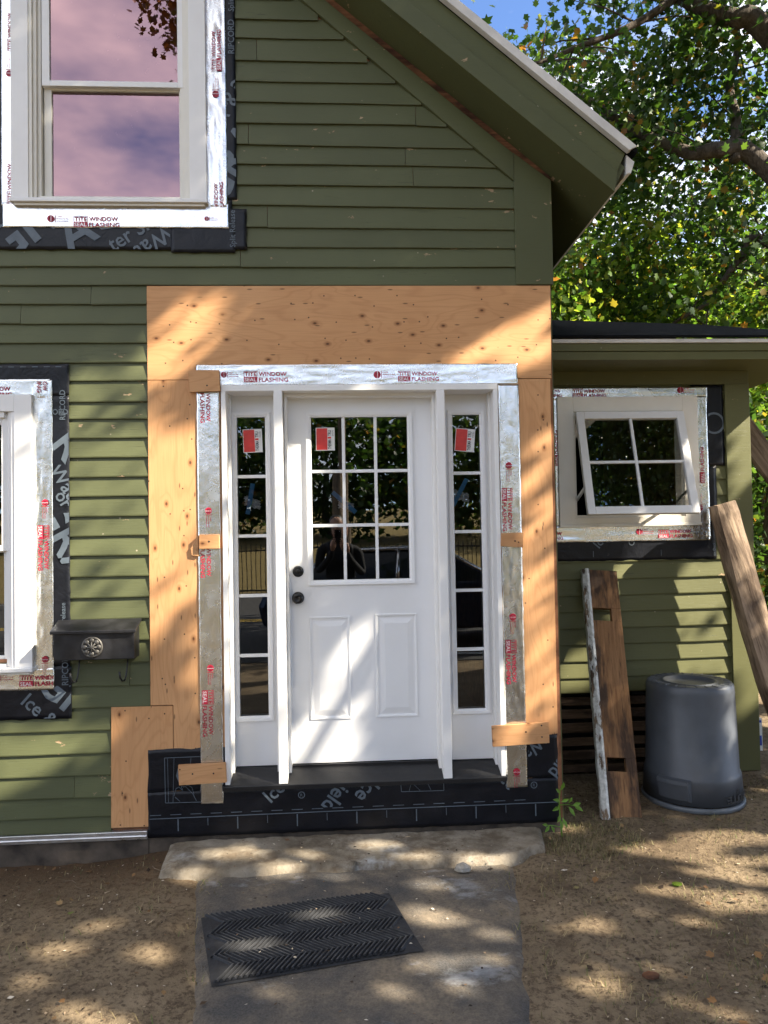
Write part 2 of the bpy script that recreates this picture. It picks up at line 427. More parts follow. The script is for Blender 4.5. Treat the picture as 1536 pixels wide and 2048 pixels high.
M = {
    'green': m_green('green_house_paint', (0.090, 0.099, 0.044)),
    'green2': m_green('green_trim_paint', (0.088, 0.097, 0.040), 0.63),
    'olive': m_green('olive_addition_paint', (0.112, 0.113, 0.044), 0.66),
    'ply': m_ply('plywood_crosswise', True),
    'plyv': m_ply('plywood_upright', False),
    'block': m_ply('pine_offcut', True, 1.0),
    'white': m_plain('white_trim_paint', (0.80, 0.79, 0.77), 0.42, 0, 0.02, 0.03, 12),
    'doorwhite': m_plain('white_door_paint', (0.80, 0.80, 0.80), 0.38, 0, 0.015, 0.02, 8),
    'cream': m_plain('almond_vinyl', (0.74, 0.71, 0.63), 0.4, 0, 0.02, 0.0, 10),
    'warm': m_plain('bounce_warmed_white_paint', (0.83, 0.785, 0.69), 0.42, 0, 0.02, 0.03, 12),  # white casing paint with warm ground bounce put into its colour
    'foil': m_foil('foil_tape'),
    'foilw': m_plain('foil_knockout_print', (0.82, 0.80, 0.80), 0.4, 0.4, 0.02),
    'ink': m_plain('red_ink', (0.42, 0.015, 0.045), 0.5, 0, 0.1),
    'mem': m_membrane('black_membrane'),
    'memink': m_plain('grey_membrane_ink', (0.095, 0.12, 0.145), 0.5, 0, 0.15),
    'black': m_plain('black_metal', (0.008, 0.008, 0.009), 0.45, 0, 0.2, 0.1, 40),
    'knob': m_plain('oil_rubbed_black_metal', (0.010, 0.010, 0.011), 0.32, 0.3, 0.2),
    'glass': m_glass('window_glass', 3.4),
    'uglass': m_glass('tinted_upper_glass', 0.5, (0.80, 0.53, 0.62), 0.26),
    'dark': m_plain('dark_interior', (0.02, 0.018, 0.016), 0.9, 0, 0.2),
    'sheath': m_plain('raw_sheathing', (0.24, 0.11, 0.055), 0.85, 0, 0.35, 0.4, 18),
    'rawwood': m_oldwood('raw_rake_wood', (0.13, 0.055, 0.026), (0.27, 0.12, 0.055), (0.05, 0.022, 0.012), 0),
    'shingle': m_plain('black_asphalt_shingle', (0.008, 0.008, 0.008), 0.95, 0, 0.4, 0.8, 60, 0.08),
    'drip': m_plain('white_drip_edge', (0.66, 0.64, 0.60), 0.5, 0, 0.12, 0.05, 9),
    'alu': m_plain('aluminium_track', (0.72, 0.73, 0.75), 0.32, 0.9, 0.08, 0.1, 30),
    'conc': m_plain('foundation_concrete', (0.075, 0.058, 0.043), 0.92, 0, 0.6, 0.8, 9),
    'can': m_plain('slate_grey_plastic', (0.056, 0.063, 0.074), 0.44, 0, 0.24, 0.12, 5),
    'canrim': m_plain('highlit_grey_plastic_rim', (0.10, 0.112, 0.125), 0.42, 0, 0.2, 0.1, 20),  # paler than the body: rim highlight put into the colour
    'canink': m_plain('black_print', (0.008, 0.008, 0.009), 0.6, 0, 0.1),
    'plank': m_oldwood('old_plank_wood', (0.17, 0.082, 0.034), (0.33, 0.175, 0.078), (0.045, 0.028, 0.019), 2),
    'beam': m_oldwood('weathered_beam_wood', (0.19, 0.132, 0.088), (0.36, 0.265, 0.18), (0.085, 0.056, 0.037), 2),
    'flaky': m_oldwood('flaking_white_board', (0.16, 0.11, 0.07), (0.28, 0.2, 0.13), (0.06, 0.04, 0.03), 2, True),
    'lattice': m_oldwood('bare_skirting_wood', (0.06, 0.036, 0.02), (0.14, 0.09, 0.055), (0.03, 0.018, 0.011), 0),
    'mail': m_plain('weathered_black_tin', (0.020, 0.020, 0.022), 0.42, 0.3, 0.5, 0.15, 14),
    'maile': m_plain('worn_cast_emblem', (0.085, 0.080, 0.072), 0.5, 0.3, 0.3, 0.2, 40),
    'rubber': m_plain('black_rubber', (0.014, 0.015, 0.018), 0.75, 0, 0.45, 0.4, 30),
    'rubber_top': m_plain('dusty_highlit_rubber', (0.040, 0.040, 0.040), 0.9, 0, 0.75, 0.3, 22),  # ridge tops: dust plus a highlight put into the colour so ribs show
    'red': m_plain('red_sticker', (0.62, 0.035, 0.025), 0.4, 0, 0.12, 0, 30),
    'stw': m_plain('white_sticker', (0.72, 0.72, 0.70), 0.45, 0, 0.03),
    'bluet': m_plain('blue_painter_tape', (0.05, 0.24, 0.52), 0.6, 0, 0.08),
    'blue': m_plain('blue_print', (0.02, 0.05, 0.35), 0.5, 0, 0.05),
    'plastic': m_plain('clear_crumpled_plastic', (0.52, 0.54, 0.56), 0.25, 0, 0.35, 0.6, 60),
    'bark': m_bark('maple_bark'),
    'bark2': m_bark('pale_bark', (0.10, 0.075, 0.05), (0.25, 0.19, 0.13)),
    'leafd': m_leaf('maple_leaf_shade_tone', [(0.0, (0.016, 0.036, 0.009)), (0.55, (0.031, 0.066, 0.014)), (0.9, (0.068, 0.11, 0.020)), (0.97, (0.16, 0.12, 0.02)), (1.0, (0.24, 0.10, 0.03))], 0.42, 2.3),  # darker maple green, the shade inside the crown put into the colour
    'leafb': m_leaf('maple_leaf_sun_tone', [(0.0, (0.045, 0.090, 0.014)), (0.5, (0.085, 0.145, 0.022)), (0.88, (0.19, 0.22, 0.03)), (0.97, (0.22, 0.18, 0.025)), (1.0, (0.30, 0.12, 0.03))], 0.52, 2.5),  # brighter maple green, sunlight on the leaves put into the colour
    'leafr': m_leaf('russet_leaf', [(0.0, (0.07, 0.035, 0.012)), (0.6, (0.16, 0.06, 0.02)), (1.0, (0.10, 0.09, 0.02))], 0.4, 1.8),
    'leafs': m_leaf('shade_leaf', [(0.0, (0.03, 0.06, 0.014)), (1.0, (0.07, 0.11, 0.022))], 0.25, 2.0),
    'sprout': m_leaf('sprout_leaf', [(0.0, (0.11, 0.22, 0.03)), (1.0, (0.17, 0.30, 0.05))], 0.45, 2.0),
    'grass': m_island('dry_grass_blade', [(0.0, (0.10, 0.085, 0.035)), (0.5, (0.20, 0.155, 0.075)), (0.8, (0.30, 0.24, 0.13)), (0.9, (0.09, 0.12, 0.035)), (1.0, (0.08, 0.10, 0.03))]),
    'deadleaf': m_island('dead_leaf', [(0.0, (0.10, 0.055, 0.025)), (0.5, (0.22, 0.12, 0.05)), (0.85, (0.30, 0.21, 0.10)), (1.0, (0.10, 0.14, 0.03))]),
    'litter': m_island('chip_litter', [(0.0, (0.018, 0.013, 0.010)), (0.5, (0.05, 0.033, 0.02)), (0.72, (0.17, 0.10, 0.055)), (0.86, (0.42, 0.33, 0.22)), (1.0, (0.66, 0.60, 0.5))]),
    'ground': m_ground('trodden_dirt'),
    'path': m_asphalt('dusty_asphalt'),
    'road': m_asphalt('road_asphalt', False),
    'stone': m_stone('rough_sandstone'),
    'paintw': m_plain('white_road_paint', (0.6, 0.6, 0.58), 0.7),
    'painty': m_plain('yellow_road_paint', (0.62, 0.40, 0.05), 0.7),
    'iron': m_plain('black_iron', (0.012, 0.012, 0.012), 0.5, 0.2),
    'car': m_plain('dark_blue_car_paint', (0.012, 0.018, 0.035), 0.12, 0.3, 0.03),
    'chrome': m_plain('bright_trim', (0.7, 0.7, 0.72), 0.12, 1.0, 0.02),
    'carglass': m_plain('dark_car_glass', (0.006, 0.008, 0.010), 0.04, 0, 0.02),
    'tyre': m_plain('tyre_rubber', (0.015, 0.015, 0.016), 0.8),
    'skin': m_plain('skin', (0.52, 0.30, 0.21), 0.5, 0, 0.05),
    'cloth': m_plain('black_cloth', (0.010, 0.010, 0.012), 0.85, 0, 0.2),
    'jean': m_plain('dark_denim', (0.018, 0.022, 0.035), 0.85, 0, 0.2),
    'hair': m_plain('dark_hair', (0.015, 0.010, 0.007), 0.5, 0, 0.2),
    'pale': m_plain('pale_siding_paint', (0.58, 0.60, 0.62), 0.6, 0, 0.05),
}


# ------------------------------------------------------------------ mesh builder
ORG = {}


class MB:
    def __init__(s):
        s.v, s.f, s.m = [], [], []

    def add(s, verts, faces, m=0):
        o = len(s.v)
        s.v += [tuple(float(c) for c in p) for p in verts]
        for f in faces:
            s.f.append([i + o for i in f])
            s.m.append(m)
        return s

    def box(s, x0, x1, y0, y1, z0, z1, m=0):
        return s.add([(x0, y0, z0), (x1, y0, z0), (x1, y1, z0), (x0, y1, z0), (x0, y0, z1), (x1, y0, z1), (x1, y1, z1), (x0, y1, z1)],
                     [(0, 3, 2, 1), (4, 5, 6, 7), (0, 1, 5, 4), (1, 2, 6, 5), (2, 3, 7, 6), (3, 0, 4, 7)], m)

    def prism(s, poly, y0, y1, m=0, caps=True):
        """polygon in x,z (any order), extruded from y0 (front) to y1"""
        a = sum(poly[i][0] * poly[(i + 1) % len(poly)][1] - poly[(i + 1) % len(poly)][0] * poly[i][1] for i in range(len(poly)))
        if a < 0:
            poly = poly[::-1]
        n = len(poly)
        vs = [(x, y0, z) for x, z in poly] + [(x, y1, z) for x, z in poly]
        fs = [(i, i + n, (i + 1) % n + n, (i + 1) % n) for i in range(n)]
        if caps:
            fs += [tuple(range(n)), tuple(range(2 * n - 1, n - 1, -1))]
        return s.add(vs, fs, m)

    def quad(s, a, b, c, d, m=0):
        return s.add([a, b, c, d], [(0, 1, 2, 3)], m)

    def tube(s, pts, rad, n=8, m=0, cap=True):
        pts = [Vector(p) for p in pts]
        if isinstance(rad, (int, float)):
            rad = [rad] * len(pts)
        rings = []
        t = (pts[1] - pts[0]).normalized()
        u = t.orthogonal().normalized()
        for i, p in enumerate(pts):
            a = pts[max(0, i - 1)]
            b = pts[min(len(pts) - 1, i + 1)]
            t = (b - a).normalized()
            u = (u - t * u.dot(t)).normalized()
            w = t.cross(u)
            rings += [p + (u * math.cos(k * 2 * math.pi / n) + w * math.sin(k * 2 * math.pi / n)) * rad[i] for k in range(n)]
        fs = []
        for i in range(len(pts) - 1):
            for k in range(n):
                fs.append((i * n + k, i * n + (k + 1) % n, (i + 1) * n + (k + 1) % n, (i + 1) * n + k))
        if cap:
            fs += [tuple(range(n))[::-1], tuple(range((len(pts) - 1) * n, len(pts) * n))]
        return s.add(rings, fs, m)

    def lathe(s, prof, n=32, center=(0, 0, 0), axis='z', m=0, capb=True, capt=True):
        vs = []
        for r, h in prof:
            for k in range(n):
                a = 2 * math.pi * k / n
                c, d = r * math.cos(a), r * math.sin(a)
                p = (c, d, h) if axis == 'z' else ((c, -h, d) if axis == 'y' else (h, c, d))
                vs.append((p[0] + center[0], p[1] + center[1], p[2] + center[2]))
        fs = []
        for i in range(len(prof) - 1):
            for k in range(n):
                fs.append((i * n + k, i * n + (k + 1) % n, (i + 1) * n + (k + 1) % n, (i + 1) * n + k))
        if capb:
            fs.append(tuple(range(n))[::-1])
        if capt:
            fs.append(tuple(range((len(prof) - 1) * n, len(prof) * n)))
        return s.add(vs, fs, m)

    def line(s, pts, w, y, m=0, th=0.0):
        """flat printed line through x,z points on plane y"""
        for (xa, za), (xb, zb) in zip(pts[:-1], pts[1:]):
            L = math.hypot(xb - xa, zb - za) or 1e-6
            nx, nzz = -(zb - za) / L * w / 2, (xb - xa) / L * w / 2
            s.quad((xa - nx, y, za - nzz), (xb - nx, y, zb - nzz), (xb + nx, y, zb + nzz), (xa + nx, y, za + nzz), m)
        return s

    def sheet(s, x0, x1, z0, z1, y, nx, nzn, amp, seed, edge=0.0, back=0.0006, m=0, crease=False):
        """thin wrinkled sheet on a wall"""
        vs, fs = [], []
        for j in range(nzn + 1):
            for i in range(nx + 1):
                u, w = i / nx, j / nzn
                x, z = x0 + (x1 - x0) * u, z0 + (z1 - z0) * w
                fx, fz_ = ((46, 5) if z1 - z0 > x1 - x0 else (5, 46)) if crease else (14, 14)
                k = noise.noise(Vector((x * fx + seed, z * fz_, seed * 1.7))) + 0.5 * noise.noise(Vector((x * fx * 0.5 + 20 + seed, z * fz_ * 0.5 + z * 9, seed)))
                ex = ez = 0.0
                if edge and (i in (0, nx)):
                    ex = edge * noise.noise(Vector((z * 19, seed, 3)))
                if edge and (j in (0, nzn)):
                    ez = edge * noise.noise(Vector((x * 19, seed, 7)))
                vs.append((x + ex, y - abs(k) * amp, z + ez))
        for j in range(nzn):
            for i in range(nx):
                a = j * (nx + 1) + i
                fs.append((a, a + 1, a + nx + 2, a + nx + 1))
        n = len(vs)
        vs += [(p[0], p[1] + back + abs(p[1] - y), p[2]) for p in vs]
        per = [i for i in range(nx + 1)] + [(j + 1) * (nx + 1) + nx for j in range(nzn)] + \
              [nzn * (nx + 1) + i for i in range(nx - 1, -1, -1)] + [j * (nx + 1) for j in range(nzn - 1, 0, -1)]
        for a, b in zip(per, per[1:] + per[:1]):
            fs.append((a, a + n, b + n, b))
        return s.add(vs, fs, m)

    def build(s, name, mats, parent=None, smooth=False, bevel=0.0, local=False, seg=2):
        me = bpy.data.meshes.new(name)
        org = Vector((0, 0, 0))
        if parent is not None and not local:
            org = ORG[parent]
        me.from_pydata([(p[0] - org[0], p[1] - org[1], p[2] - org[2]) for p in s.v], [], s.f)
        mats = mats if isinstance(mats, (list, tuple)) else [mats]
        for k in mats:
            me.materials.append(M[k])
        if len(mats) > 1:
            me.polygons.foreach_set('material_index', s.m)
        if smooth:
            me.polygons.foreach_set('use_smooth', [True] * len(me.polygons))
        me.validate()
        me.update()
        o = bpy.data.objects.new(name, me)
        COL.objects.link(o)
        if parent is not None:
            o.parent = parent
            ORG[o] = org
        else:
            ORG[o] = Vector((0, 0, 0))
        if bevel:
            b = o.modifiers.new('bevel', 'BEVEL')
            b.width = bevel
            b.segments = seg
            b.limit_method = 'ANGLE'
            b.angle_limit = R(40)
        return o


def tag(o, label=None, cat=None, group=None, kind=None):
    for k, v in (('label', label), ('category', cat), ('group', group), ('kind', kind)):
        if v:
            o[k] = v
    return o


def thing(name, label, cat, loc=(0, 0, 0), group=None, rot=None):
    o = bpy.data.objects.new(name, None)
    o.empty_display_size = 0.1
    COL.objects.link(o)
    o.location = loc
    if rot:
        o.rotation_euler = rot
    ORG[o] = Vector(loc)
    return tag(o, label, cat, group)


def fill(mb, poly, y, m=0, flip=False):
    mb.add([(x, y, z) for x, z in poly], [tuple(range(len(poly)))], m)


# ------------------------------------------------------------------ lettering
_TXT = {}


def glyphs(s, bold):
    k = (s, bold)
    if k in _TXT:
        return _TXT[k]
    cu = bpy.data.curves.new('lettering', 'FONT')
    cu.body = s
    cu.size = 1.0
    cu.resolution_u = 2
    cu.fill_mode = 'FRONT'
    cu.offset = bold
    o = bpy.data.objects.new('lettering', cu)
    COL.objects.link(o)
    dg = bpy.context.evaluated_depsgraph_get()
    me = o.evaluated_get(dg).to_mesh()
    v = [(p.co.x, p.co.y) for p in me.vertices]
    f = [tuple(p.vertices) for p in me.polygons]
    o.evaluated_get(dg).to_mesh_clear()
    bpy.data.objects.remove(o)
    bpy.data.curves.remove(cu)
    xs = [p[0] for p in v]
    w = (min(xs), max(xs)) if xs else (0, 1)
    v = [((x - w[0]) / 0.72, y / 0.72) for x, y in v]
    _TXT[k] = (v, f, (w[1] - w[0]) / 0.72)
    return _TXT[k]


def clip_poly(poly, box):
    x0, x1, z0, z1 = box
    for axis, lim, keep_less in ((0, x0, False), (0, x1, True), (1, z0, False), (1, z1, True)):
        out = []
        for i in range(len(poly)):
            a, b = poly[i], poly[(i + 1) % len(poly)]
            ia = (a[axis] <= lim) == keep_less or a[axis] == lim
            ib = (b[axis] <= lim) == keep_less or b[axis] == lim
            if ia:
                out.append(a)
            if ia != ib:
                t = (lim - a[axis]) / (b[axis] - a[axis])
                out.append((a[0] + (b[0] - a[0]) * t, a[1] + (b[1] - a[1]) * t))
        poly = out
        if len(poly) < 3:
            return None
    return poly


class Pen:
    """places 2D print on a vertical wall: local u,v -> x,z with rotation"""

    def __init__(s, mb, ox, oz, ang, y, clip=None):
        s.mb, s.ox, s.oz, s.c, s.s, s.y, s.clip = mb, ox, oz, math.cos(R(ang)), math.sin(R(ang)), y, clip

    def p(s, u, v):
        return (s.ox + u * s.c - v * s.s, s.oz + u * s.s + v * s.c)

    def poly(s, pts, m=0, lift=0.0):
        q = [s.p(*t) for t in pts]
        if s.clip:
            q = clip_poly(q, s.clip)
            if not q:
                return
        s.mb.add([(x, s.y - lift, z) for x, z in q], [tuple(range(len(q)))], m)

    def rect(s, u0, u1, v0, v1, m=0, lift=0.0):
        s.poly([(u0, v0), (u1, v0), (u1, v1), (u0, v1)], m, lift)

    def disc(s, u, v, r, m=0, lift=0.0, n=20):
        s.poly([(u + r * math.cos(2 * math.pi * k / n), v + r * math.sin(2 * math.pi * k / n)) for k in range(n)], m, lift)

    def ring(s, u, v, r0, r1, m=0, n=24):
        for k in range(n):
            a, b = 2 * math.pi * k / n, 2 * math.pi * (k + 1) / n
            s.poly([(u + r0 * math.cos(a), v + r0 * math.sin(a)), (u + r1 * math.cos(a), v + r1 * math.sin(a)),
                    (u + r1 * math.cos(b), v + r1 * math.sin(b)), (u + r0 * math.cos(b), v + r0 * math.sin(b))], m)

    def text(s, t, u, v, h, m=0, width=None, bold=0.0, lift=0.0, align='l', sq=1.0):
        vv, ff, w = glyphs(t, bold)
        kx = (width / w) if width else h * sq
        off = {'l': 0, 'c': -w * kx / 2, 'r': -w * kx}[align]
        if not s.clip:
            s.mb.add([(lambda q: (q[0], s.y - lift, q[1]))(s.p(u + off + x * kx, v + z * h)) for x, z in vv], ff, m)
        else:
            for f in ff:
                s.poly([(u + off + vv[i][0] * kx, v + vv[i][1] * h) for i in f], m, lift)
        return w * kx


def logo(mb, cx, cz, L, ang, y, part='full', clip=None):
    """red tape print; L = length of the full two-line mark, centred on cx,cz. slots: 0 red ink, 1 pale knock-out"""
    p = Pen(mb, cx, cz, ang, y, clip)
    H = L * 0.25
    if part == 'full':
        u0 = -L / 2
        a = L * 0.305
        # TITE in an outlined box
        t = L * 0.008
        p.rect(u0, u0 + a, H / 2 - t, H / 2)
        p.rect(u0, u0 + t, 0, H / 2 - t)
        p.rect(u0 + a - t, u0 + a, 0, H / 2 - t)
        p.text('TITE', u0 + a * 0.06, H * 0.06, H * 0.36, 0, width=a * 0.88, bold=0.012)
        # SEAL reversed out of a solid box
        p.rect(u0, u0 + a, -H / 2, -t * 0.5)
        p.text('SEAL', u0 + a * 0.06, -H * 0.43, H * 0.33, 1, width=a * 0.86, bold=0.012, lift=0.0004)
        u1 = u0 + a + L * 0.03
        p.text('WINDOW', u1, H * 0.06, H * 0.38, 0, width=L * 0.63, bold=0.016)
        p.text('FLASHING', u1, -H * 0.46, H * 0.38, 0, width=L * 0.665, bold=0.016)
    else:
        a, b = part.split('/')
        w = L * 0.665
        p.text(a, -w / 2, H * 0.06, H * 0.38, 0, bold=0.016, width=w * 0.95 * len(a) / 6)
        p.text(b, -w / 2, -H * 0.46, H * 0.38, 0, bold=0.016, width=w * len(b) / 8)


def emblem(mb, cx, cz, L, ang, y, clip=None):
    """round maker's mark with small text lines beside it; L = whole length"""
    p = Pen(mb, cx, cz, ang, y, clip)
    r = L * 0.15
    u = -L / 2 + r
    p.disc(u, 0, r)
    p.ring(u + r * 0.15, 0, r * 0.42, r * 0.6, 1, 14)
    p.rect(u + r * 0.02, u + r * 0.16, -r * 0.98, r * 0.98, 1, 0.0003)
    p.rect(u + r * 1.15, u + r * 1.32, -r, r)
    p.text('COFAIR', u + r * 1.6, r * 0.40, r * 0.42, 0, width=L * 0.22)
    p.text('PRODUCTS, INC.', u + r * 1.6, -r * 0.22, r * 0.42, 0, width=L * 0.52)
    p.rect(u + r * 1.6, u + r * 1.6 + L * 0.5, -r * 0.72, -r * 0.62)


# ------------------------------------------------------------------ leaves
def rot_matrices(n, rng, tilt):
    """random leaf frames; tilt 0 = face up, 1 = any way"""
    nrm_ = rng.normal(size=(n, 3)) * tilt
    nrm_[:, 2] += (1 - tilt) + 0.25
    nrm_ /= np.linalg.norm(nrm_, axis=1)[:, None]
    t = rng.normal(size=(n, 3))
    t -= (t * nrm_).sum(1)[:, None] * nrm_
    t /= np.linalg.norm(t, axis=1)[:, None]
    b_ = np.cross(nrm_, t)
    return np.stack([t, b_, nrm_], axis=2)


MAPLE = np.array([(0, -0.5, 0), (0.22, -0.30, 0.03), (0.44, -0.16, 0.08), (0.30, 0.02, 0.04), (0.46, 0.28, 0.12), (0.20, 0.24, 0.03), (0, 0.62, 0.03), (-0.20, 0.24, 0.03), (-0.46, 0.28, 0.12), (-0.30, 0.02, 0.04), (-0.44, -0.16, 0.08), (-0.22, -0.30, 0.03)], dtype=float)
MAPLE_F = [(0, 1, 11), (1, 2, 3), (3, 4, 5), (5, 6, 7), (7, 8, 9), (9, 10, 11), (1, 3, 5), (1, 5, 7), (1, 7, 11), (7, 9, 11)]
SIMPLE = np.array([(0, -0.5, 0), (0.38, 0.0, 0.08), (0, 0.55, 0), (-0.38, 0.0, 0.08)], dtype=float)
SIMPLE_F = [(0, 1, 2), (0, 2, 3)]


def leaf_mesh(name, mat, parent, pos, size, rng, maple=True, tilt=0.75, kind=None):
    T, TF = (MAPLE, MAPLE_F) if maple else (SIMPLE, SIMPLE_F)
    n, k = len(pos), len(T)
    Rm = rot_matrices(n, rng, tilt)
    s = size * rng.uniform(0.65, 1.25, n)
    V = np.einsum('nij,kj->nki', Rm, T) * s[:, None, None] + pos[:, None, :]
    org = np.array(ORG[parent]) if parent else np.zeros(3)
    V = (V - org).reshape(-1, 3)
    F = (np.array(TF)[None] + (np.arange(n) * k)[:, None, None]).reshape(-1, 3)
    me = bpy.data.meshes.new(name)
    me.vertices.add(len(V))
    me.vertices.foreach_set('co', V.ravel())
    me.loops.add(F.size)
    me.loops.foreach_set('vertex_index', F.ravel().astype(np.int32))
    me.polygons.add(len(F))
    me.polygons.foreach_set('loop_start', np.arange(0, F.size, 3, dtype=np.int32))
    me.materials.append(M[mat])
    me.update(calc_edges=True)
    o = bpy.data.objects.new(name, me)
    COL.objects.link(o)
    if parent:
        o.parent = parent
    ORG[o] = Vector(org)
    if kind:
        o['kind'] = kind
    return o


# ------------------------------------------------------------------ ground
def gz(x, y):
    z = 0.0
    z += -0.06 * max(0.0, min(1.0, (-0.85 - x) / 0.5)) * max(0.0, min(1.0, (y + 1.2) / 1.2))
    z += 0.03 * max(0.0, min(1.0, (y - 0.1) / 0.6)) * (1 if x > 1.1 else 0)
    if y < -15.3:
        z += min(5.0, (-15.3 - y) * 0.055)
    return z


def axis_pts(lo, hi, near0, near1, fine, n):
    a = list(np.arange(near0, near1 + 1e-6, fine))
    k = 1.35
    st, c, left = fine, near0, []
    while c > lo:
        st *= k
        c -= st
        left.append(max(c, lo))
    st, c, right = fine, near1, []
    while c < hi:
        st *= k
        c += st
        right.append(min(c, hi))
    return left[::-1] + a + right


gx = axis_pts(-420, 420, -2.6, 3.6, 0.05, 0)
gy = axis_pts(-420, 420, -2.2, 1.6, 0.05, 0)
vs, fs = [], []
for y in gy:
    for x in gx:
        near = 1.0 if (-3 < x < 4 and -2.6 < y < 2) else 0.0
        z = gz(x, y)
        if near:
            onp = 0.25 if (-0.75 < x < 0.85 and y < -0.1) else 1.0
            z += onp * (0.012 * noise.noise(Vector((x * 3, y * 3, 1))) + 0.008 * noise.noise(Vector((x * 9, y * 9, 4))) + 0.004 * noise.noise(Vector((x * 21, y * 21, 9)))) - (0.012 if onp < 1 else 0)
        vs.append((x, y, z))
nxg = len(gx)
for j in range(len(gy) - 1):
    for i in range(nxg - 1):
        a = j * nxg + i
        fs.append((a, a + 1, a + nxg + 1, a + nxg))
g = MB().add(vs, fs).build('ground', 'ground', None, True)
tag(g, kind='structure')

# asphalt path in front of the step (irregular edges)
pm_ = MB()
ys = np.linspace(-0.36, -3.6, 60)
vs, fs = [], []
nxp = 26
for j, y in enumerate(ys):
    t = (y + 0.45) / (-1.45 + 0.45)
    xl = -0.70 + 0.19 * t
    xr = 0.785 - 0.185 * t
    if y < -1.9:
        xl, xr = -0.425, 0.517
    xl += 0.018 * noise.noise(Vector((y * 6, 2, 0))) + 0.01 * noise.noise(Vector((y * 22, 5, 0)))
    xr += 0.018 * noise.noise(Vector((y * 6, 8, 0))) + 0.01 * noise.noise(Vector((y * 22, 9, 0)))
    for i in range(nxp + 1):
        u = i / nxp
        x = xl + (xr - xl) * u
        e = min(u, 1 - u)
        z = 0.008 + 0.004 * noise.noise(Vector((x * 5, y * 5, 3))) - (0.02 if e < 0.01 else 0)
        vs.append((x, y, z))
for j in range(len(ys) - 1):
    for i in range(nxp):
        a = j * (nxp + 1) + i
        fs.append((a, a + nxp + 1, a + nxp + 2, a + 1))
tag(MB().add(vs, fs).build('path', 'path', None, True), kind='structure')

# road behind the camera, with kerb line and centre line (seen in the panes)
tag(MB().box(-90, 90, -14.8, -5.2, -0.2, 0.012).build('road', 'road', None), kind='structure')
rm = MB()
for y0, w, k in ((-9.4, 0.10, 1), (-9.62, 0.10, 1), (-5.6, 0.1, 0), (-14.4, 0.1, 0)):
    rm.box(-90, 90, y0 - w, y0, 0.012, 0.016, k)
tag(rm.build('road_marking', ['paintw', 'painty'], None), kind='structure')

# ------------------------------------------------------------------ house
S0, SM = 4.500, 0.82                     # soffit line of the rake: z = S0 - SM*x
RX = -1.2                                # ridge


def soff(x):
    return S0 - SM * x if x >= RX else S0 - SM * (2 * RX - x)


house = thing('clapboard_house', 'green clapboard house under renovation with white front door and bare plywood patch', 'house', (0, 0, 0))
HX0, HX1 = -3.55, 1.15

# front wall (sheathing) with holes for door and windows
holes = [(-0.615, 0.822, 0.28, 2.40), (-1.60, -0.78, 3.40, 4.72), (-2.50, -1.685, 1.0, 2.29)]
xs_ = sorted({HX0, RX, HX1 - 0.0, *[h[0] for h in holes], *[h[1] for h in holes]})
wl = MB()
for xa, xb in zip(xs_[:-1], xs_[1:]):
    cuts = sorted((h[2], h[3]) for h in holes if h[0] <= xa + 1e-6 and h[1] >= xb - 1e-6)
    z = 0.08
    for c0, c1 in cuts:
        wl.box(xa, xb, 0.0, 0.115, z, c0)
        z = c1
    wl.prism([(xa, z), (xb, z), (xb, soff(xb)), (xa, soff(xa))], 0.0, 0.115)
wl.box(HX1 - 0.12, HX1, 0.115, 7.0, 0.05, soff(HX1))
wl.box(HX0, HX0 + 0.12, 0.115, 7.0, 0.05, soff(HX0))
wl.prism([(HX0, 0.05), (HX1, 0.05), (HX1, soff(HX1)), (RX, soff(RX)), (HX0, soff(HX0))], 7.0, 7.1)
wl.build('wall', 'sheath', house)
# inside surfaces: floor and a partition so the panes look into a dim room
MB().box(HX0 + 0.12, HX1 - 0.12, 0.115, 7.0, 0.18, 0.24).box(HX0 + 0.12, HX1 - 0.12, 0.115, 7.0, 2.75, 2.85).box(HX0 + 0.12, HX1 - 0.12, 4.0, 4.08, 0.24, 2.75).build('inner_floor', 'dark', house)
MB().box(HX0, -1.03, 0.0, 0.16, -0.3, 0.062).box(-1.03, HX1, 0.004, 0.16, -0.3, 0.0795).box(HX1 - 0.16, HX1, 0.16, 7, -0.3, 0.05).build('foundation', 'conc', house, bevel=0.004)
MB().box(HX1, HX1 + 0.012, 0.02, 7.0, 0.06, soff(HX1) - 0.02).build('side_siding', 'green', house)


# clapboards, one object per board
def clapboard(x0, x1, zb, zt, y=0.0, mat='green', parent=None, seed=0.0, sag=0.0, x1t=None):
    mb = MB()
    n = max(2, int((x1 - x0) / 0.08))
    vs, fs = [], []
    for i in range(n + 1):
        u = i / n
        xb = x0 + (x1 - x0) * u
        xt = x0 + ((x1t if x1t is not None else x1) - x0) * u
        wz = 0.0030 * noise.noise(Vector((xb * 2.2, seed, 0))) + sag * u + 0.0012 * noise.noise(Vector((xb * 17, seed, 2)))
        wy = 0.0026 * noise.noise(Vector((xb * 3.1, seed, 5)))
        vs += [(xb, y + 0.001, zb + wz + 0.002), (xb, y - 0.0165 + wy, zb + wz), (xb, y - 0.0175 + wy, zb + wz + 0.006), (xt, y - 0.0035, zt + 0.012 + wz), (xt, y + 0.001, zt + 0.012 + wz)]
    for i in range(n):
        for k in range(4):
            a = i * 5 + k
            fs.append((a, a + 1, a + 6, a + 5))
    fs += [(4, 3, 2, 1, 0), tuple(n * 5 + k for k in range(5))]
    mb.add(vs, [f[::-1] for f in fs])
    return mb.build('clapboard', mat, parent)


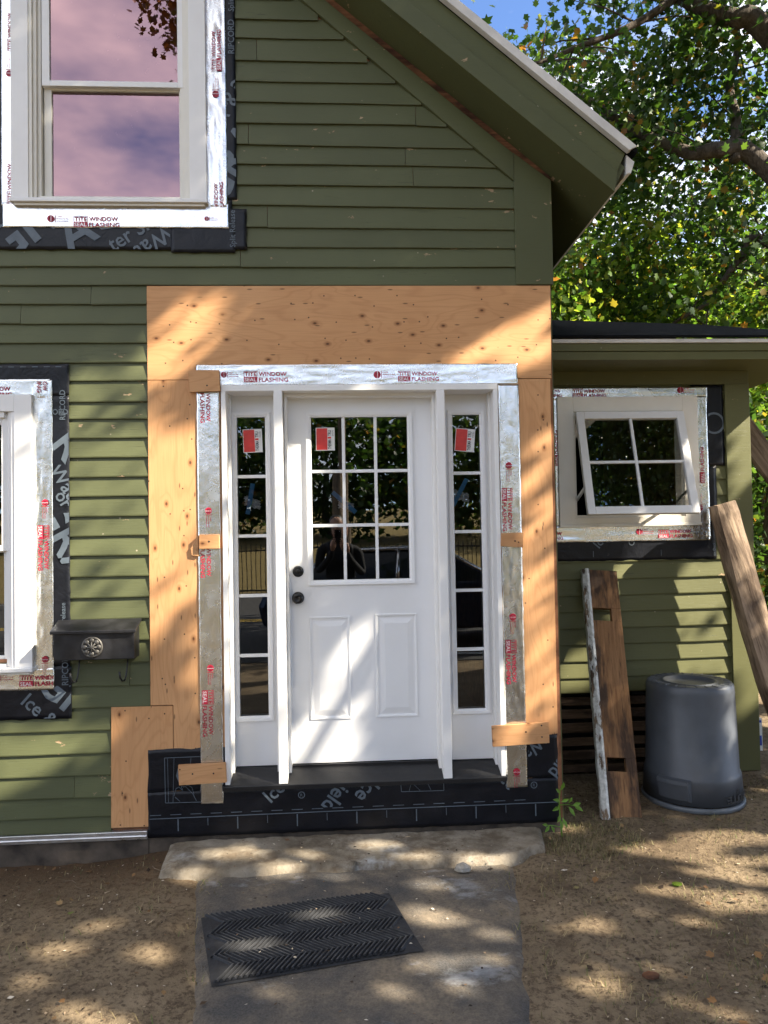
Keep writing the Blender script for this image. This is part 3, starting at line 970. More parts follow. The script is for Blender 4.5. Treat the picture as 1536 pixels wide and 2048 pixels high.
CORN = 0.972
zl = [4.72, 4.61, 4.499, 4.387, 4.284, 4.161, 4.047, 3.936, 3.820, 3.704, 3.598, 3.485, 3.379, 3.257, 3.147, 3.043, 2.942]
sagr = [0, 0, 0, 0, 0, 0, 0, -0.004, -0.006, -0.008, -0.008, -0.003, -0.014, -0.004, 0.0015, 0.006, 0.002]
joints = {5: -0.42, 8: 0.43, 10: 0.37, 11: 0.41, 13: -0.375, 15: -0.52, 9: -0.47}
random.seed(3)
for k in range(1, len(zl)):
    zb, zt = zl[k] + 0.0, zl[k - 1]
    xr = min(CORN, (S0 - 0.075 - zt) / SM)
    xrb = min(CORN, (S0 - 0.075 - zb) / SM)
    if xr < -0.6:
        xr = -0.75
        xrb = -0.75
    # pieces either side of the upper window opening
    segs = [(-3.50, -1.62), (-0.77, xr)] if (zb < 4.72 and zt > 3.37) else [(-3.50, xr)]
    for (a, b) in segs:
        lim_l = -(xr - 2 * RX)
        if b == -1.62 or a == -3.50:
            a = max(a, 2 * RX - (S0 - 0.1 - zt) / SM)
        if b - a < 0.1:
            continue
        if b == xr and k in joints and a < joints[k] < b:
            j = joints[k]
            clapboard(a, j - 0.0015, zb, zt, 0, 'green', house, k * 3.1, 0)
            clapboard(j + 0.0015, b, zb + random.uniform(-.003, .002), zt, 0, 'green', house, k * 3.7 + 9, sagr[k], x1t=xr)
        elif b == xr:
            clapboard(a, b, zb, zt, 0, 'green', house, k * 3.1, sagr[k], x1t=xr)
        else:
            clapboard(a, b, zb, zt, 0, 'green', house, k * 2.3, 0)
zl2 = [2.942, 2.843, 2.742, 2.639, 2.534, 2.439, 2.328, 2.238, 2.139, 2.036, 1.934, 1.833, 1.729, 1.627, 1.525, 1.416, 1.307, 1.195, 1.084, 0.970, 0.851, 0.740, 0.624, 0.506, 0.396, 0.283, 0.181, 0.105]
jo2 = {1: -1.30, 2: -1.66, 20: -1.115, 24: -1.9, 25: -1.4}
for k in range(1, len(zl2)):
    zb, zt = zl2[k], zl2[k - 1]
    xr = -1.012 if zb > 0.73 else -1.214
    segs = [(-3.5, -2.52), (-1.67, xr)] if (zb < 2.29 and zt > 1.0) else [(-3.5, xr)]
    for a, b in segs:
        if b == xr and k in jo2 and a < jo2[k] < b:
            clapboard(a, jo2[k] - 0.001, zb, zt, 0, 'green', house, k * 1.9 + 50)
            clapboard(jo2[k] + 0.001, b, zb - 0.002, zt, 0, 'green', house, k * 1.7 + 70)
        else:
            clapboard(a, b, zb, zt, 0, 'green', house, k * 1.9 + 50)

# trim: corner board, rake frieze, raw strip, roof, fascia, drip edge
MB().prism([(0.958, 2.947), (HX1 + 0.012, 2.947), (HX1 + 0.012, soff(HX1 + 0.012) - 0.03), (0.958, soff(0.958) - 0.045)], -0.026, -0.001).build('corner_board', 'green2', house, bevel=0.002)
nrm = math.hypot(1, SM)


def rake(x, off):
    """height of a line parallel to the rake, off metres above (+) or below (-) the soffit line, measured square to it"""
    return soff(x) + off * nrm


MB().prism([(RX, rake(RX, -0.04)), (0.957, rake(0.957, -0.04)), (0.957, 3.515), (0.85, 3.605), (-0.2, 4.512), (RX, 5.33)], -0.029, -0.001).build('rake_frieze', 'green2', house, bevel=0.002)
MB().prism([(2 * RX - HX1, rake(HX1, -0.19)), (RX, rake(RX, -0.19)), (RX, rake(RX, -0.04)), (2 * RX - HX1, rake(HX1, -0.04))], -0.029, -0.001).build('rake_frieze', 'green2', house)
rw = MB()
n = 40
for i in range(n):
    xa, xb = -1.2 + 2.36 * i / n, -1.2 + 2.36 * (i + 1) / n
    wob = lambda x: 0.004 * noise.noise(Vector((x * 9, 2, 2)))
    rw.prism([(xa, rake(xa, -0.041 + wob(xa))), (xb, rake(xb, -0.041 + wob(xb))), (xb, rake(xb, -0.001)), (xa, rake(xa, -0.001))], -0.012, -0.0005)
rw.build('raw_rake_strip', 'rawwood', house)
# roof slab (right slope and left slope): soffit colour below, shingles above
EX = 1.412
for side in (1, -1):
    def mx_(x):
        return x if side == 1 else 2 * RX - x
    up = [(mx_(RX), rake(RX, 0.0)), (mx_(EX), rake(EX, 0.0)), (mx_(EX + 0.072), rake(EX + 0.072, 0.0) + 0.20), (mx_(RX), rake(RX, 0.21))]
    MB().prism(up, -0.25, 7.25).build('soffit', 'green2', house)
    MB().prism([(mx_(RX), rake(RX, 0.2105)), (mx_(EX + 0.115), rake(EX + 0.105, 0.2105)), (mx_(EX + 0.125), rake(EX + 0.125, 0.24)), (mx_(RX), rake(RX, 0.262))], -0.30, 7.3).build('shingle_roof', 'shingle', house)
    MB().prism([(mx_(RX), rake(RX, 0.0)), (mx_(EX + 0.002), rake(EX, -0.003)), (mx_(EX + 0.022), rake(EX + 0.022, 0.09)), (mx_(RX), rake(RX, 0.09))], -0.284, -0.2505).build('rake_fascia', 'green2', house, bevel=0.002)
    MB().prism([(mx_(RX), rake(RX, 0.091)), (mx_(EX + 0.022), rake(EX + 0.022, 0.091)), (mx_(EX + 0.07), rake(EX + 0.07, 0.203)), (mx_(RX), rake(RX, 0.203))], -0.262, -0.2505).build('rake_fascia', 'green2', house, bevel=0.002)
    MB().prism([(mx_(RX), rake(RX, 0.203)), (mx_(EX + 0.076), rake(EX + 0.076, 0.203)), (mx_(EX + 0.118), rake(EX + 0.118, 0.246)), (mx_(RX), rake(RX, 0.246))], -0.306, -0.266).build('drip_edge', 'drip', house, bevel=0.003)
    MB().prism([(mx_(EX + 0.074), rake(EX + 0.07, 0.12)), (mx_(EX + 0.10), rake(EX + 0.09, 0.14)), (mx_(EX + 0.118), rake(EX + 0.118, 0.2)), (mx_(EX + 0.076), rake(EX + 0.074, 0.2))], -0.262, 7.25).build('eave_edge', 'drip', house)

# plywood patches
MB().prism([(-1.010, 2.441), (-0.60, 2.441), (-0.60, 2.40), (0.81, 2.40), (0.81, 2.439), (1.139, 2.437), (1.146, 2.943), (-1.010, 2.938)], -0.0190, -0.0006).build('plywood_sheet', 'ply', house, bevel=0.001)
MB().prism([(-1.009, 0.744), (-0.893, 0.744), (-0.893, 0.30), (-0.628, 0.30), (-0.635, 2.438), (-1.010, 2.438)], -0.0188, -0.0006).build('plywood_sheet', 'plyv', house, bevel=0.001)
MB().prism([(0.846, 0.30), (1.118, 0.30), (1.118, 0.531), (1.128, 0.531), (1.133, 2.434), (0.846, 2.434)], -0.0188, -0.0006).build('plywood_sheet', 'plyv', house, bevel=0.001)
MB().prism([(-1.214, 0.124), (-1.02, 0.124), (-1.02, 0.30), (-0.896, 0.30), (-0.896, 0.739), (-1.209, 0.741)], -0.0192, -0.0006).build('plywood_sheet', 'plyv', house, bevel=0.001)
MB().box(-1.02, 1.118, -0.016, -0.0006, 0.078, 0.2995).build('sill_sheathing', 'dark', house)
sp = MB()
sp.prism([(-3.5, 0.060), (-1.03, 0.064), (-1.03, 0.106), (-3.5, 0.10)], -0.030, -0.001)
sp.prism([(-3.5, 0.072), (-1.03, 0.076), (-1.03, 0.084), (-3.5, 0.08)], -0.036, -0.0305)
sp.build('starter_strip', 'alu', house, bevel=0.002)

# ---- door unit
unit_y0, unit_y1 = -0.032, 0.135
YD = 0.112
fr = MB()
fr.box(-0.628, -0.604, unit_y0, unit_y1, 0.325, 2.376)
fr.box(0.818, 0.842, unit_y0, unit_y1, 0.318, 2.376)
fr.box(-0.628, 0.842, unit_y0, unit_y1, 2.3765, 2.408)
fr.build('door_frame', 'white', house, bevel=0.002)
MB().prism([(-0.352, 0.322), (-0.306, 0.322), (-0.309, 2.376), (-0.353, 2.376)], unit_y0 - 0.004, unit_y1).build('mullion', 'white', house, bevel=0.002)
MB().prism([(0.510, 0.318), (0.556, 0.318), (0.553, 2.376), (0.511, 2.376)], unit_y0 - 0.004, unit_y1).build('mullion', 'white', house, bevel=0.002)
st = MB()
for xa, xb in ((-0.306, -0.291), (0.496, 0.510)):
    st.box(xa, xb, 0.045, unit_y1 - 0.002, 0.345, 2.376)
st.box(-0.291, 0.496, 0.045, unit_y1 - 0.002, 2.359, 2.376)
for xa, xb in ((-0.604, -0.592), (-0.366, -0.353), (0.556, 0.570), (0.806, 0.818)):
    st.box(xa, xb, 0.06, unit_y1 - 0.002, 0.350, 2.376)
st.build('door_stop', 'white', house, bevel=0.0015)
th = MB()
vs = [(-0.612, 0.135, 0.372), (0.826, 0.135, 0.366), (0.826, 0.10, 0.366), (-0.612, 0.10, 0.372), (-0.640, -0.042, 0.318), (0.846, -0.042, 0.318), (0.846, -0.042, 0.296), (-0.640, -0.042, 0.296), (-0.612, 0.135, 0.28), (0.826, 0.135, 0.28)]
th.add(vs, [(0, 3, 2, 1), (3, 4, 5, 2), (4, 7, 6, 5), (7, 8, 9, 6), (0, 8, 7, 4, 3), (1, 2, 5, 6, 9), (0, 1, 9, 8)])
th.build('threshold', 'black', house, bevel=0.002)
MB().box(-0.30, 0.505, 0.09, 0.10, 0.365, 0.378).build('door_sweep', 'black', house)


def frame_ring(mb, x0, x1, z0, z1, w, y0, y1, m=0, inset=0.0):
    """mitred rectangular moulding, outside x0..x1, face y0, slanting to y0+inset at its inner edge"""
    o = [(x0, z0), (x1, z0), (x1, z1), (x0, z1)]
    i = [(x0 + w, z0 + w), (x1 - w, z0 + w), (x1 - w, z1 - w), (x0 + w, z1 - w)]
    vs = [(x, y1, z) for x, z in o] + [(x, y0, z) for x, z in [(x0 + w * .12, z0 + w * .12), (x1 - w * .12, z0 + w * .12), (x1 - w * .12, z1 - w * .12), (x0 + w * .12, z1 - w * .12)]] + \
         [(x, y0 + inset * 0.2, z) for x, z in [(x0 + w * .6, z0 + w * .6), (x1 - w * .6, z0 + w * .6), (x1 - w * .6, z1 - w * .6), (x0 + w * .6, z1 - w * .6)]] + \
         [(x, y0 + inset, z) for x, z in i] + [(x, y1, z) for x, z in i]
    fs = []
    for r in range(4):
        for k in range(4):
            a, b = r * 4 + k, r * 4 + (k + 1) % 4
            fs.append((a, b, b + 4, a + 4))
    return mb.add(vs, fs, m)


def slab_with_lite(name, x0, x1, z0, z1, gx0, gx1, gz0, gz1, nc, nr, panels=()):
    """door leaf: flat skin, raised moulding round the glass, grille bars, one pane per light"""
    mb = MB()
    for a, b, c, d in ((x0, gx0, z0, z1), (gx1, x1, z0, z1), (gx0, gx1, gz1, z1), (gx0, gx1, z0, gz0)):
        mb.box(a, b, YD, YD + 0.04, c, d)
    o = mb.build(name, 'doorwhite', house)
    w = 0.030
    f2 = MB()
    frame_ring(f2, gx0 - w, gx1 + w, gz0 - w, gz1 + w, w, YD - 0.014, YD + 0.03, 0, 0.008)
    f2.build('glass_moulding', 'doorwhite', o)
    bw = 0.0085
    g0, g1 = YD - 0.005, YD + 0.016
    for k in range(1, nc):
        x = gx0 + (gx1 - gx0) * k / nc
        MB().box(x - bw, x + bw, g0, g1, gz0, gz1).build('grille_bar', 'doorwhite', o, bevel=0.002)
    for k in range(1, nr):
        z = gz0 + (gz1 - gz0) * k / nr
        hb = MB()
        for c in range(nc):
            xa = gx0 + (gx1 - gx0) * c / nc + (bw + 0.0004 if c else 0)
            xb = gx0 + (gx1 - gx0) * (c + 1) / nc - (bw + 0.0004 if c < nc - 1 else 0)
            hb.box(xa, xb, g0 + 0.0006, g1, z - bw, z + bw)
        hb.build('grille_bar', 'doorwhite', o, bevel=0.0015)
    for r in range(nr):
        for c in range(nc):
            xa, xb = gx0 + (gx1 - gx0) * c / nc, gx0 + (gx1 - gx0) * (c + 1) / nc
            za, zb = gz0 + (gz1 - gz0) * r / nr, gz0 + (gz1 - gz0) * (r + 1) / nr
            t = random.uniform(-0.0008, 0.0008)
            q = MB()
            q.add([(xa, YD + 0.008, za), (xb, YD + 0.008 + t, za), (xb, YD + 0.008, zb), (xa, YD + 0.008 - t, zb)], [(0, 1, 2, 3)])
            q.build('pane', 'glass', o)
    for (a, b, c, d) in panels:
        pb = MB()
        frame_ring(pb, a, b, c, d, 0.014, YD - 0.005, YD + 0.001, 0, 0.0025)
        # raised field with a sloping border
        i0, i1 = 0.024, 0.052
        vs = [(a + i0, YD - 0.0005, c + i0), (b - i0, YD - 0.0005, c + i0), (b - i0, YD - 0.0005, d - i0), (a + i0, YD - 0.0005, d - i0),
              (a + i1, YD - 0.0055, c + i1), (b - i1, YD - 0.0055, c + i1), (b - i1, YD - 0.0055, d - i1), (a + i1, YD - 0.0055, d - i1)]
        pb.add(vs, [(0, 1, 5, 4), (1, 2, 6, 5), (2, 3, 7, 6), (3, 0, 4, 7), (4, 5, 6, 7)])
        pb.build('raised_panel', 'doorwhite', o)
    return o


def dr(x0, x1, z0, z1):
    return dx(x0, YD), dx(x1, YD), dz(z0, YD), dz(z1, YD)


gx0, gx1, gz0, gz1 = dr(-0.160, 0.3525, 1.3725, 2.2375)
pan = [dr(-0.185, 0.033, 0.640, 1.180), dr(0.164, 0.386, 0.642, 1.187)]
door = slab_with_lite('door_slab', -0.297, 0.502, 0.380, 2.368, gx0, gx1, gz0, gz1, 3, 3, pan)
gx0, gx1, gz0, gz1 = dr(-0.551, -0.4025, 0.671, 2.2415)
sidl = slab_with_lite('sidelight', -0.604, -0.353, 0.376, 2.376, gx0, gx1, gz0, gz1, 1, 5)
gx0r, gx1r, gz0r, gz1r = dr(0.5975, 0.7435, 0.674, 2.2445)
sidr = slab_with_lite('sidelight', 0.556, 0.818, 0.372, 2.376, gx0r, gx1r, gz0r, gz1r, 1, 5)
# knob and deadbolt
for px, py, rr_, nm in ((596, 1143, 0.030, 'deadbolt'), (596, 1196, 0.033, 'door_knob')):
    p = at(px, py, YD - 0.01)
    kb = MB()
    prof = [(rr_, 0.0), (rr_, 0.006), (rr_ * 0.92, 0.010), (rr_ * 0.78, 0.011), (rr_ * 0.76, 0.014), (rr_ * 0.6, 0.017), (rr_ * 0.58, 0.014)]
    prof += [(rr_ * 0.5, 0.016), (rr_ * 0.44, 0.024), (rr_ * 0.3, 0.026)] if nm == 'deadbolt' else [(rr_ * 0.42, 0.03), (rr_ * 0.78, 0.040), (rr_ * 0.86, 0.052), (rr_ * 0.74, 0.060), (rr_ * 0.4, 0.063), (rr_ * 0.36, 0.060), (rr_ * 0.1, 0.061)]
    kb.lathe(prof, 28, (p[0], YD, p[2]), 'y')
    kb.build(nm, 'knob', door, True)


# stickers on the glass
def sticker(parent, px0, px1, py0, py1, tilt):
    a, b = at(px0, py1, YD), at(px1, py0, YD)
    cx, cz, w, h = (a[0] + b[0]) / 2, (a[2] + b[2]) / 2, (b[0] - a[0]) / 2, (b[2] - a[2]) / 2
    mb = MB()
    p = Pen(mb, cx, cz, tilt, YD + 0.0055)
    p.rect(-w, w, -h, h, 1)
    p.rect(-w * 0.94, w * 0.22, -h * 0.95, h * 0.95, 0, 0.0004)
    q = Pen(mb, *p.p(w * 0.62, -h * 0.88), tilt + 90, YD + 0.0055)
    q.text('THERMA', 0, 0, w * 0.36, 2, width=h * 0.86, bold=0.02, lift=0.0004)
    q.rect(h * 0.92, h * 1.08, 0, w * 0.36, 0, 0.0004)
    q.text('TRU', h * 1.16, 0, w * 0.36, 2, width=h * 0.50, bold=0.02, lift=0.0004)
    q.text('DOORS', h * 1.16, -w * 0.26, w * 0.17, 2, width=h * 0.50, lift=0.0004)
    return mb.build('sticker', ['red', 'stw', 'canink'], parent)


sticker(sidl, 486, 524, 858, 905, 2)
sticker(door, 632, 669, 855, 901, 0)
sticker(sidr, 911, 949, 857, 903, -5)


# ---- double hung windows
def double_hung(nm, x0, x1, z0, z1, gx0, gx1, gl0, meet, gl1, glass, label, frame_m):
    """x0..x1,z0..z1 outside of the flat casing; gl0..gl1 daylight of the glass; meet = centre of meeting rail"""
    cw = 0.088
    y0 = -0.052
    f = MB()
    f.box(x0, x0 + cw, y0, -0.003, z0 + 0.022, z1)
    f.box(x1 - cw, x1, y0, -0.003, z0 + 0.022, z1)
    f.box(x0 + cw, x1 - cw, y0, -0.003, z1 - cw, z1)
    win = f.build(nm, 'white', house, bevel=0.002)
    win['label'] = label
    MB().prism([(x0 - 0.004, z0), (x1 + 0.004, z0), (x1 + 0.004, z0 + 0.0215), (x0 - 0.004, z0 + 0.0215)], y0 - 0.012, -0.003).build('sill', 'white', win, bevel=0.003)
    MB().box(x0 + 0.012, x1 - 0.012, y0 + 0.004, -0.003, z0 - 0.014, z0 - 0.0005).build('sill_nosing', 'cream', win, bevel=0.002)
    xi0, xi1, zi0, zi1 = x0 + cw, x1 - cw, z0 + 0.022, z1 - cw
    j = MB()
    for k, (d, yy) in enumerate(((0.0, -0.046), (0.018, -0.034), (0.036, -0.018))):
        for a, b in ((xi0 + d, xi0 + d + 0.0175), (xi1 - d - 0.0175, xi1 - d)):
            j.box(a, b, yy, 0.05, zi0, zi1)
    j.box(xi0 + 0.054, xi1 - 0.054, -0.040, 0.05, zi0, zi0 + 0.016)
    j.box(xi0 + 0.054, xi1 - 0.054, -0.040, 0.05, zi1 - 0.03, zi1)
    j.build('jamb', frame_m, win, bevel=0.0015)
    # sashes: upper sash sits outside, lower sash 20 mm further in
    for (za, zb, yy, top) in ((meet - 0.012, gl1 + 0.05, -0.022, True), (gl0 - 0.045, meet + 0.018, 0.006, False)):
        s = MB()
        sx0, sx1 = gx0 - 0.04, gx1 + 0.04
        s.box(sx0, gx0, yy, yy + 0.028, za, zb)
        s.box(gx1, sx1, yy, yy + 0.028, za, zb)
        lo = za + (0.030 if top else (gl0 - za))
        hi = gl1 if top else meet - 0.020
        s.box(gx0, gx1, yy - 0.0006, yy + 0.028, za, lo)
        s.box(gx0, gx1, yy - 0.0006, yy + 0.028, hi, zb)
        s.build('sash', 'white' if top else frame_m, win, bevel=0.002)
        MB().add([(gx0, yy + 0.012, lo), (gx1, yy + 0.012, lo), (gx1, yy + 0.012, hi), (gx0, yy + 0.012, hi)], [(0, 1, 2, 3)]).build('pane', glass, win)
    return win


uw = double_hung('window', -1.690, -0.686, 3.366, 4.80, -1.503, -0.838, 3.414, 4.012, 4.665, 'uglass', 'upper double-hung window with pink tinted reflections', 'cream')
lw = double_hung('window', -2.58, -1.592, 0.940, 2.364, -2.41, -1.757, 1.018, 1.57, 2.213, 'glass', 'lower double-hung window cut by the left edge of the picture', 'white')


# ---- black membrane and foil tape
def membrane(rects, y, letters, parent=None, amp=0.0016, extra=None, name='membrane'):
    parent = parent or house
    mb = MB()
    for i, (a, b, c, d) in enumerate(rects):
        mb.sheet(a, b, c, d, y - 0.0004 * i, max(2, int((b - a) / 0.02)), max(2, int((d - c) / 0.02)), amp, 3.3 * i + a * 7 + c, 0.006, 0.0008)
    o = mb.build(name, 'mem', parent, True)
    lt = MB()
    for (t, x, z, h, ang, bold, sq, clip) in letters:
        Pen(lt, x, z, ang, y - 0.0004 * len(rects) - amp * 1.5, clip).text(t, 0, 0, h, 0, bold=bold, sq=sq)
    if extra:
        extra(lt, y - 0.0004 * len(rects) - amp * 1.5)
    if lt.v:
        tag(lt.build('lettering', 'memink', o), kind='stuff')
    return o


def tape(a, b, c, d, y, marks, amp=0.0022, parent=None, edge=0.003):
    parent = parent or house
    mb = MB()
    mb.sheet(a, b, c, d, y, max(3, int((b - a) / 0.008)), max(3, int((d - c) / 0.012 if d - c > b - a else (d - c) / 0.008)), amp, a * 9.1 + c * 3.7 + d, edge, 0.0006, 0, True)
    o = mb.build('flashing_tape', 'foil', parent, True)
    lt = MB()
    yy = y - amp * 1.7
    for mk in marks:
        kind, px, py, L, ang = mk[:5]
        p = at(px, py, yy)
        L = L / 375.0 * (3.94 + y) / 3.94
        if kind == 'logo':
            logo(lt, p[0], p[2], L, ang, yy, mk[5] if len(mk) > 5 else 'full', (a, b, c, d))
        else:
            emblem(lt, p[0], p[2], L, ang, yy, (a, b, c, d))
    if lt.v:
        tag(lt.build('lettering', ['ink', 'foilw'], o), kind='stuff')
    return o


# upper window surround
ub = (-1.90, -0.53, 3.131, 3.40)
ur = (-0.72, -0.533, 3.135, 4.92)
membrane([(-1.90, -0.56, 3.131, 3.40), (-1.90, -1.66, 3.40, 4.92), (-0.72, -0.533, 3.40, 4.92), (-0.62, -0.484, 3.134, 3.352), (-0.88, -0.545, 3.118, 3.30)], -0.0185, [
    ('Water Shield', -0.905, 3.262, 0.088, 215, 0.012, 0.95, (-1.9, -0.885, 3.133, 3.26)),
    ('GRACE', -1.76, 3.03, 0.21, 38, 0.022, 1.0, (-1.9, -1.33, 3.133, 3.26)),
    ('ACE', -1.41, 3.10, 0.19, 32, 0.022, 1.0, (-1.45, -1.15, 3.133, 3.26)),
    ('ter Shi', -1.18, 3.115, 0.085, 33, 0.012, 0.9, (-1.2, -0.92, 3.133, 3.26)),
    ('Split Release', -0.5445, 3.145, 0.030, 90, 0.008, 0.95, (-0.59, -0.535, 3.13, 3.5)),
    ('RIPCORD', -0.538, 4.19, 0.034, 90, 0.010, 0.95, (-0.585, -0.53, 4.1, 4.5)),
    ('Split Release', -0.538, 4.42, 0.030, 90, 0.008, 0.95, (-0.585, -0.53, 4.4, 4.9)),
    ('GRACE', -0.62, 3.36, 0.17, 58, 0.022, 1.0, (-0.59, -0.536, 3.36, 4.2)),
    ('Ice & Water', -0.50, 4.12, 0.09, 238, 0.012, 0.9, (-0.59, -0.536, 3.5, 4.2)),
])
tape(-1.752, -1.66, 3.36, 4.90, -0.0235, [('logo', 24, 62, 80, 90), ('em', 18, 132, 42, 90), ('logo', 24, 366, 84, 90), ('em', 22, 440, 34, 90)], 0.0012)
tape(-0.715, -0.583, 3.36, 4.90, -0.0235, [('logo', 432, 100, 84, 90), ('em', 431, 172, 46, 90), ('logo', 437, 405, 84, 90)], 0.0045)
tape(-1.745, -0.578, 3.246, 3.376, -0.0240, [('em', 118, 437, 46, 0), ('logo', 193, 443, 89, 0), ('em', 424, 437, 30, 0)], 0.0022)
# lower left window surround
membrane([(-2.80, -1.413, 2.36, 2.527), (-1.61, -1.413, 0.96, 2.36), (-2.80, -1.409, 0.692, 0.96)], -0.0185, [
    ('RIPCORD', -1.432, 2.235, 0.030, 90, 0.010, 0.9, None),
    ('ORD', -1.497, 2.262, 0.030, 0, 0.010, 0.9, (-1.5, -1.416, 2.2, 2.4)),
    ('R', -1.505, 2.10, 0.15, -52, 0.022, 1.0, (-1.5, -1.416, 1.9, 2.2)),
    ('Water', -1.52, 1.975, 0.078, -58, 0.012, 0.95, (-1.5, -1.416, 1.6, 2.0)),
    ('or', -1.49, 1.84, 0.07, -58, 0.012, 0.95, (-1.5, -1.416, 1.6, 2.0)),
    ('GRACE', -1.60, 1.77, 0.16, -62, 0.022, 1.0, (-1.5, -1.416, 1.35, 1.75)),
    ('release', -1.437, 1.19, 0.026, 90, 0.008, 0.95, None),
    ('RIPCORD', -1.424, 0.862, 0.034, 90, 0.010, 0.9, (-1.5, -1.41, 0.8, 1.02)),
    ('Ice &', -1.665, 0.775, 0.075, -42, 0.014, 0.95, (-2.0, -1.412, 0.695, 0.86)),
    ('GRACE', -1.60, 0.86, 0.16, -40, 0.022, 1.0, (-1.63, -1.412, 0.695, 0.86)),
], extra=lambda lt, y: [lt.line([(-1.9 + 0.06 * i, 2.512), (-1.87 + 0.06 * i, 2.512)], 0.004, y) for i in range(8)])
tape(-1.602, -1.497, 0.86, 2.442, -0.0235, [('logo', 84, 792, 86, -90, 'OW/ING'), ('em', 90, 1020, 42, -90), ('logo', 87, 1096, 88, -90), ('em', 90, 1334, 42, -90)], 0.0045)
tape(-2.70, -1.51, 2.35, 2.447, -0.0242, [('logo', -22, 783, 86, 0)], 0.002)
tape(-2.70, -1.495, 0.842, 0.952, -0.0242, [('em', 8, 1355, 44, 0), ('logo', 84, 1361, 86, 0)], 0.0035)


# door surround
def door_print(lt, y):
    # dashed and solid guide lines, ruler ticks, pictogram of hands peeling the sheet
    def L(px, py):
        p = at(px, py, y)
        return (p[0], p[2])
    lt.line([L(299, 1638.6), L(705, 1620.5), L(1114, 1604)], 0.0045, y)
    for i in range(19):
        a = 300 + i * 40.5
        f = lambda x: 1631.5 - (x - 299) * 0.0425
        if a + 23 < 1114:
            lt.line([L(a, f(a)), L(a + 22, f(a + 22))], 0.0035, y)
    for i in range(13):
        x = 356 + i * 59.6
        y0 = 1638.6 - (x - 299) * 0.0425 + 2
        lt.line([L(x, y0), L(x + 0.5, y0 + (24 if i % 2 == 0 else 15))], 0.006 if i % 2 == 0 else 0.003, y)
    lt.line([L(329, 1516), L(404, 1513)], 0.003, y)
    lt.line([L(329, 1516), L(331, 1606), L(404, 1604)], 0.003, y)
    lt.line([L(335, 1517), L(337, 1605)], 0.002, y)
    lt.line([L(348, 1516), L(346, 1605)], 0.002, y)
    lt.line([L(382, 1515), L(381, 1530)], 0.002, y)
    lt.line([L(348, 1592), L(352, 1577), L(358, 1574), L(366, 1582), L(362, 1572), L(372, 1574), L(386, 1588), L(393, 1602)], 0.0025, y)
    lt.line([L(350, 1594), L(360, 1603)], 0.0025, y)
    lt.line([L(366, 1575), L(376, 1570), L(384, 1575), L(388, 1588)], 0.002, y)
    fill(lt, [L(352, 1552), L(356, 1535), L(358, 1566)], y)
    lt.line([L(801, 1562), L(803, 1583.5), L(888, 1581), L(887, 1560)], 0.003, y)
    lt.line([L(818, 1583), L(823, 1564), L(840, 1581)], 0.002, y)
    lt.line([L(828, 1562), L(838, 1569), L(846, 1563)], 0.002, y)
    lt.line([L(853, 1562), L(862, 1580)], 0.002, y)
    q = Pen(lt, *L(1068, 1570), 0, y)
    q.ring(0, 0, 0.014, 0.018)
    q.text('R', -0.006, -0.008, 0.016, 0)
    q = Pen(lt, *L(603, 1590), 0, y)
    q.ring(0, 0, 0.014, 0.018)
    q.text('R', -0.006, -0.008, 0.016, 0)


dm = (-1.026, 1.125, 0.062, 0.30)
membrane([(-1.026, 1.124, 0.066, 0.30), (-1.026, -0.62, 0.30, 0.518), (0.835, 1.124, 0.30, 0.528)], -0.0205, [
    ('Ice', -0.395, 0.222, 0.072, 42, 0.016, 0.95, (-0.5, 0.9, 0.2, 0.295)),
    ('Shield', 0.012, 0.398, 0.085, 233, 0.016, 0.9, (-0.2, 0.12, 0.19, 0.295)),
    ('Ice', 0.115, 0.335, 0.085, 228, 0.016, 0.9, (0.03, 0.3, 0.2, 0.295)),
    ('Shield', 1.205, 0.505, 0.076, 232, 0.014, 0.9, (0.965, 1.121, 0.2, 0.52)),
    ('Water', 1.02, 0.535, 0.072, 228, 0.014, 0.9, (0.965, 1.121, 0.3, 0.522)),
    ('Ice', 0.79, 0.315, 0.075, -48, 0.014, 0.9, (0.75, 0.86, 0.2, 0.30)),
], amp=0.0012, extra=door_print)
MB().box(1.116, 1.132, -0.0190, -0.0006, 0.062, 0.5290).build('sheathing_edge', 'sheath', house)
tape(-0.754, 0.953, 2.405, 2.517, -0.0250, [('em', 461, 749, 38, 0), ('logo', 532, 753, 88, 0), ('em', 771, 749, 48, 0), ('logo', 837, 752, 83, 0)], 0.0022)
tape(-0.755, -0.640, 0.230, 2.398, -0.0235, [('logo', 411, 816, 88, -90, 'WINDOW/FLASHING'), ('em', 417, 1037, 44, -90), ('logo', 412, 1125, 90, -90, 'WINDOW/FLASHING'), ('em', 421, 1352, 44, -90), ('logo', 416, 1427, 90, -90)], 0.0014)
tape(0.846, 0.957, 0.256, 2.404, -0.0235, [('em', 1018, 946, 44, -90), ('logo', 1015, 1019, 87, -90), ('em', 1026, 1250, 46, -90), ('logo', 1023, 1324, 88, -90), ('em', 1034, 1560, 46, -90)], 0.0030)


# pine offcuts screwed over the tape
def block(pts, y0, th, parent=None, mat='block'):
    poly = [(at(x, y, y0 - th)[0], at(x, y, y0 - th)[2]) for x, y in pts]
    return MB().prism(poly, y0 - th, y0).build('wood_block', mat, parent or house, bevel=0.0015)


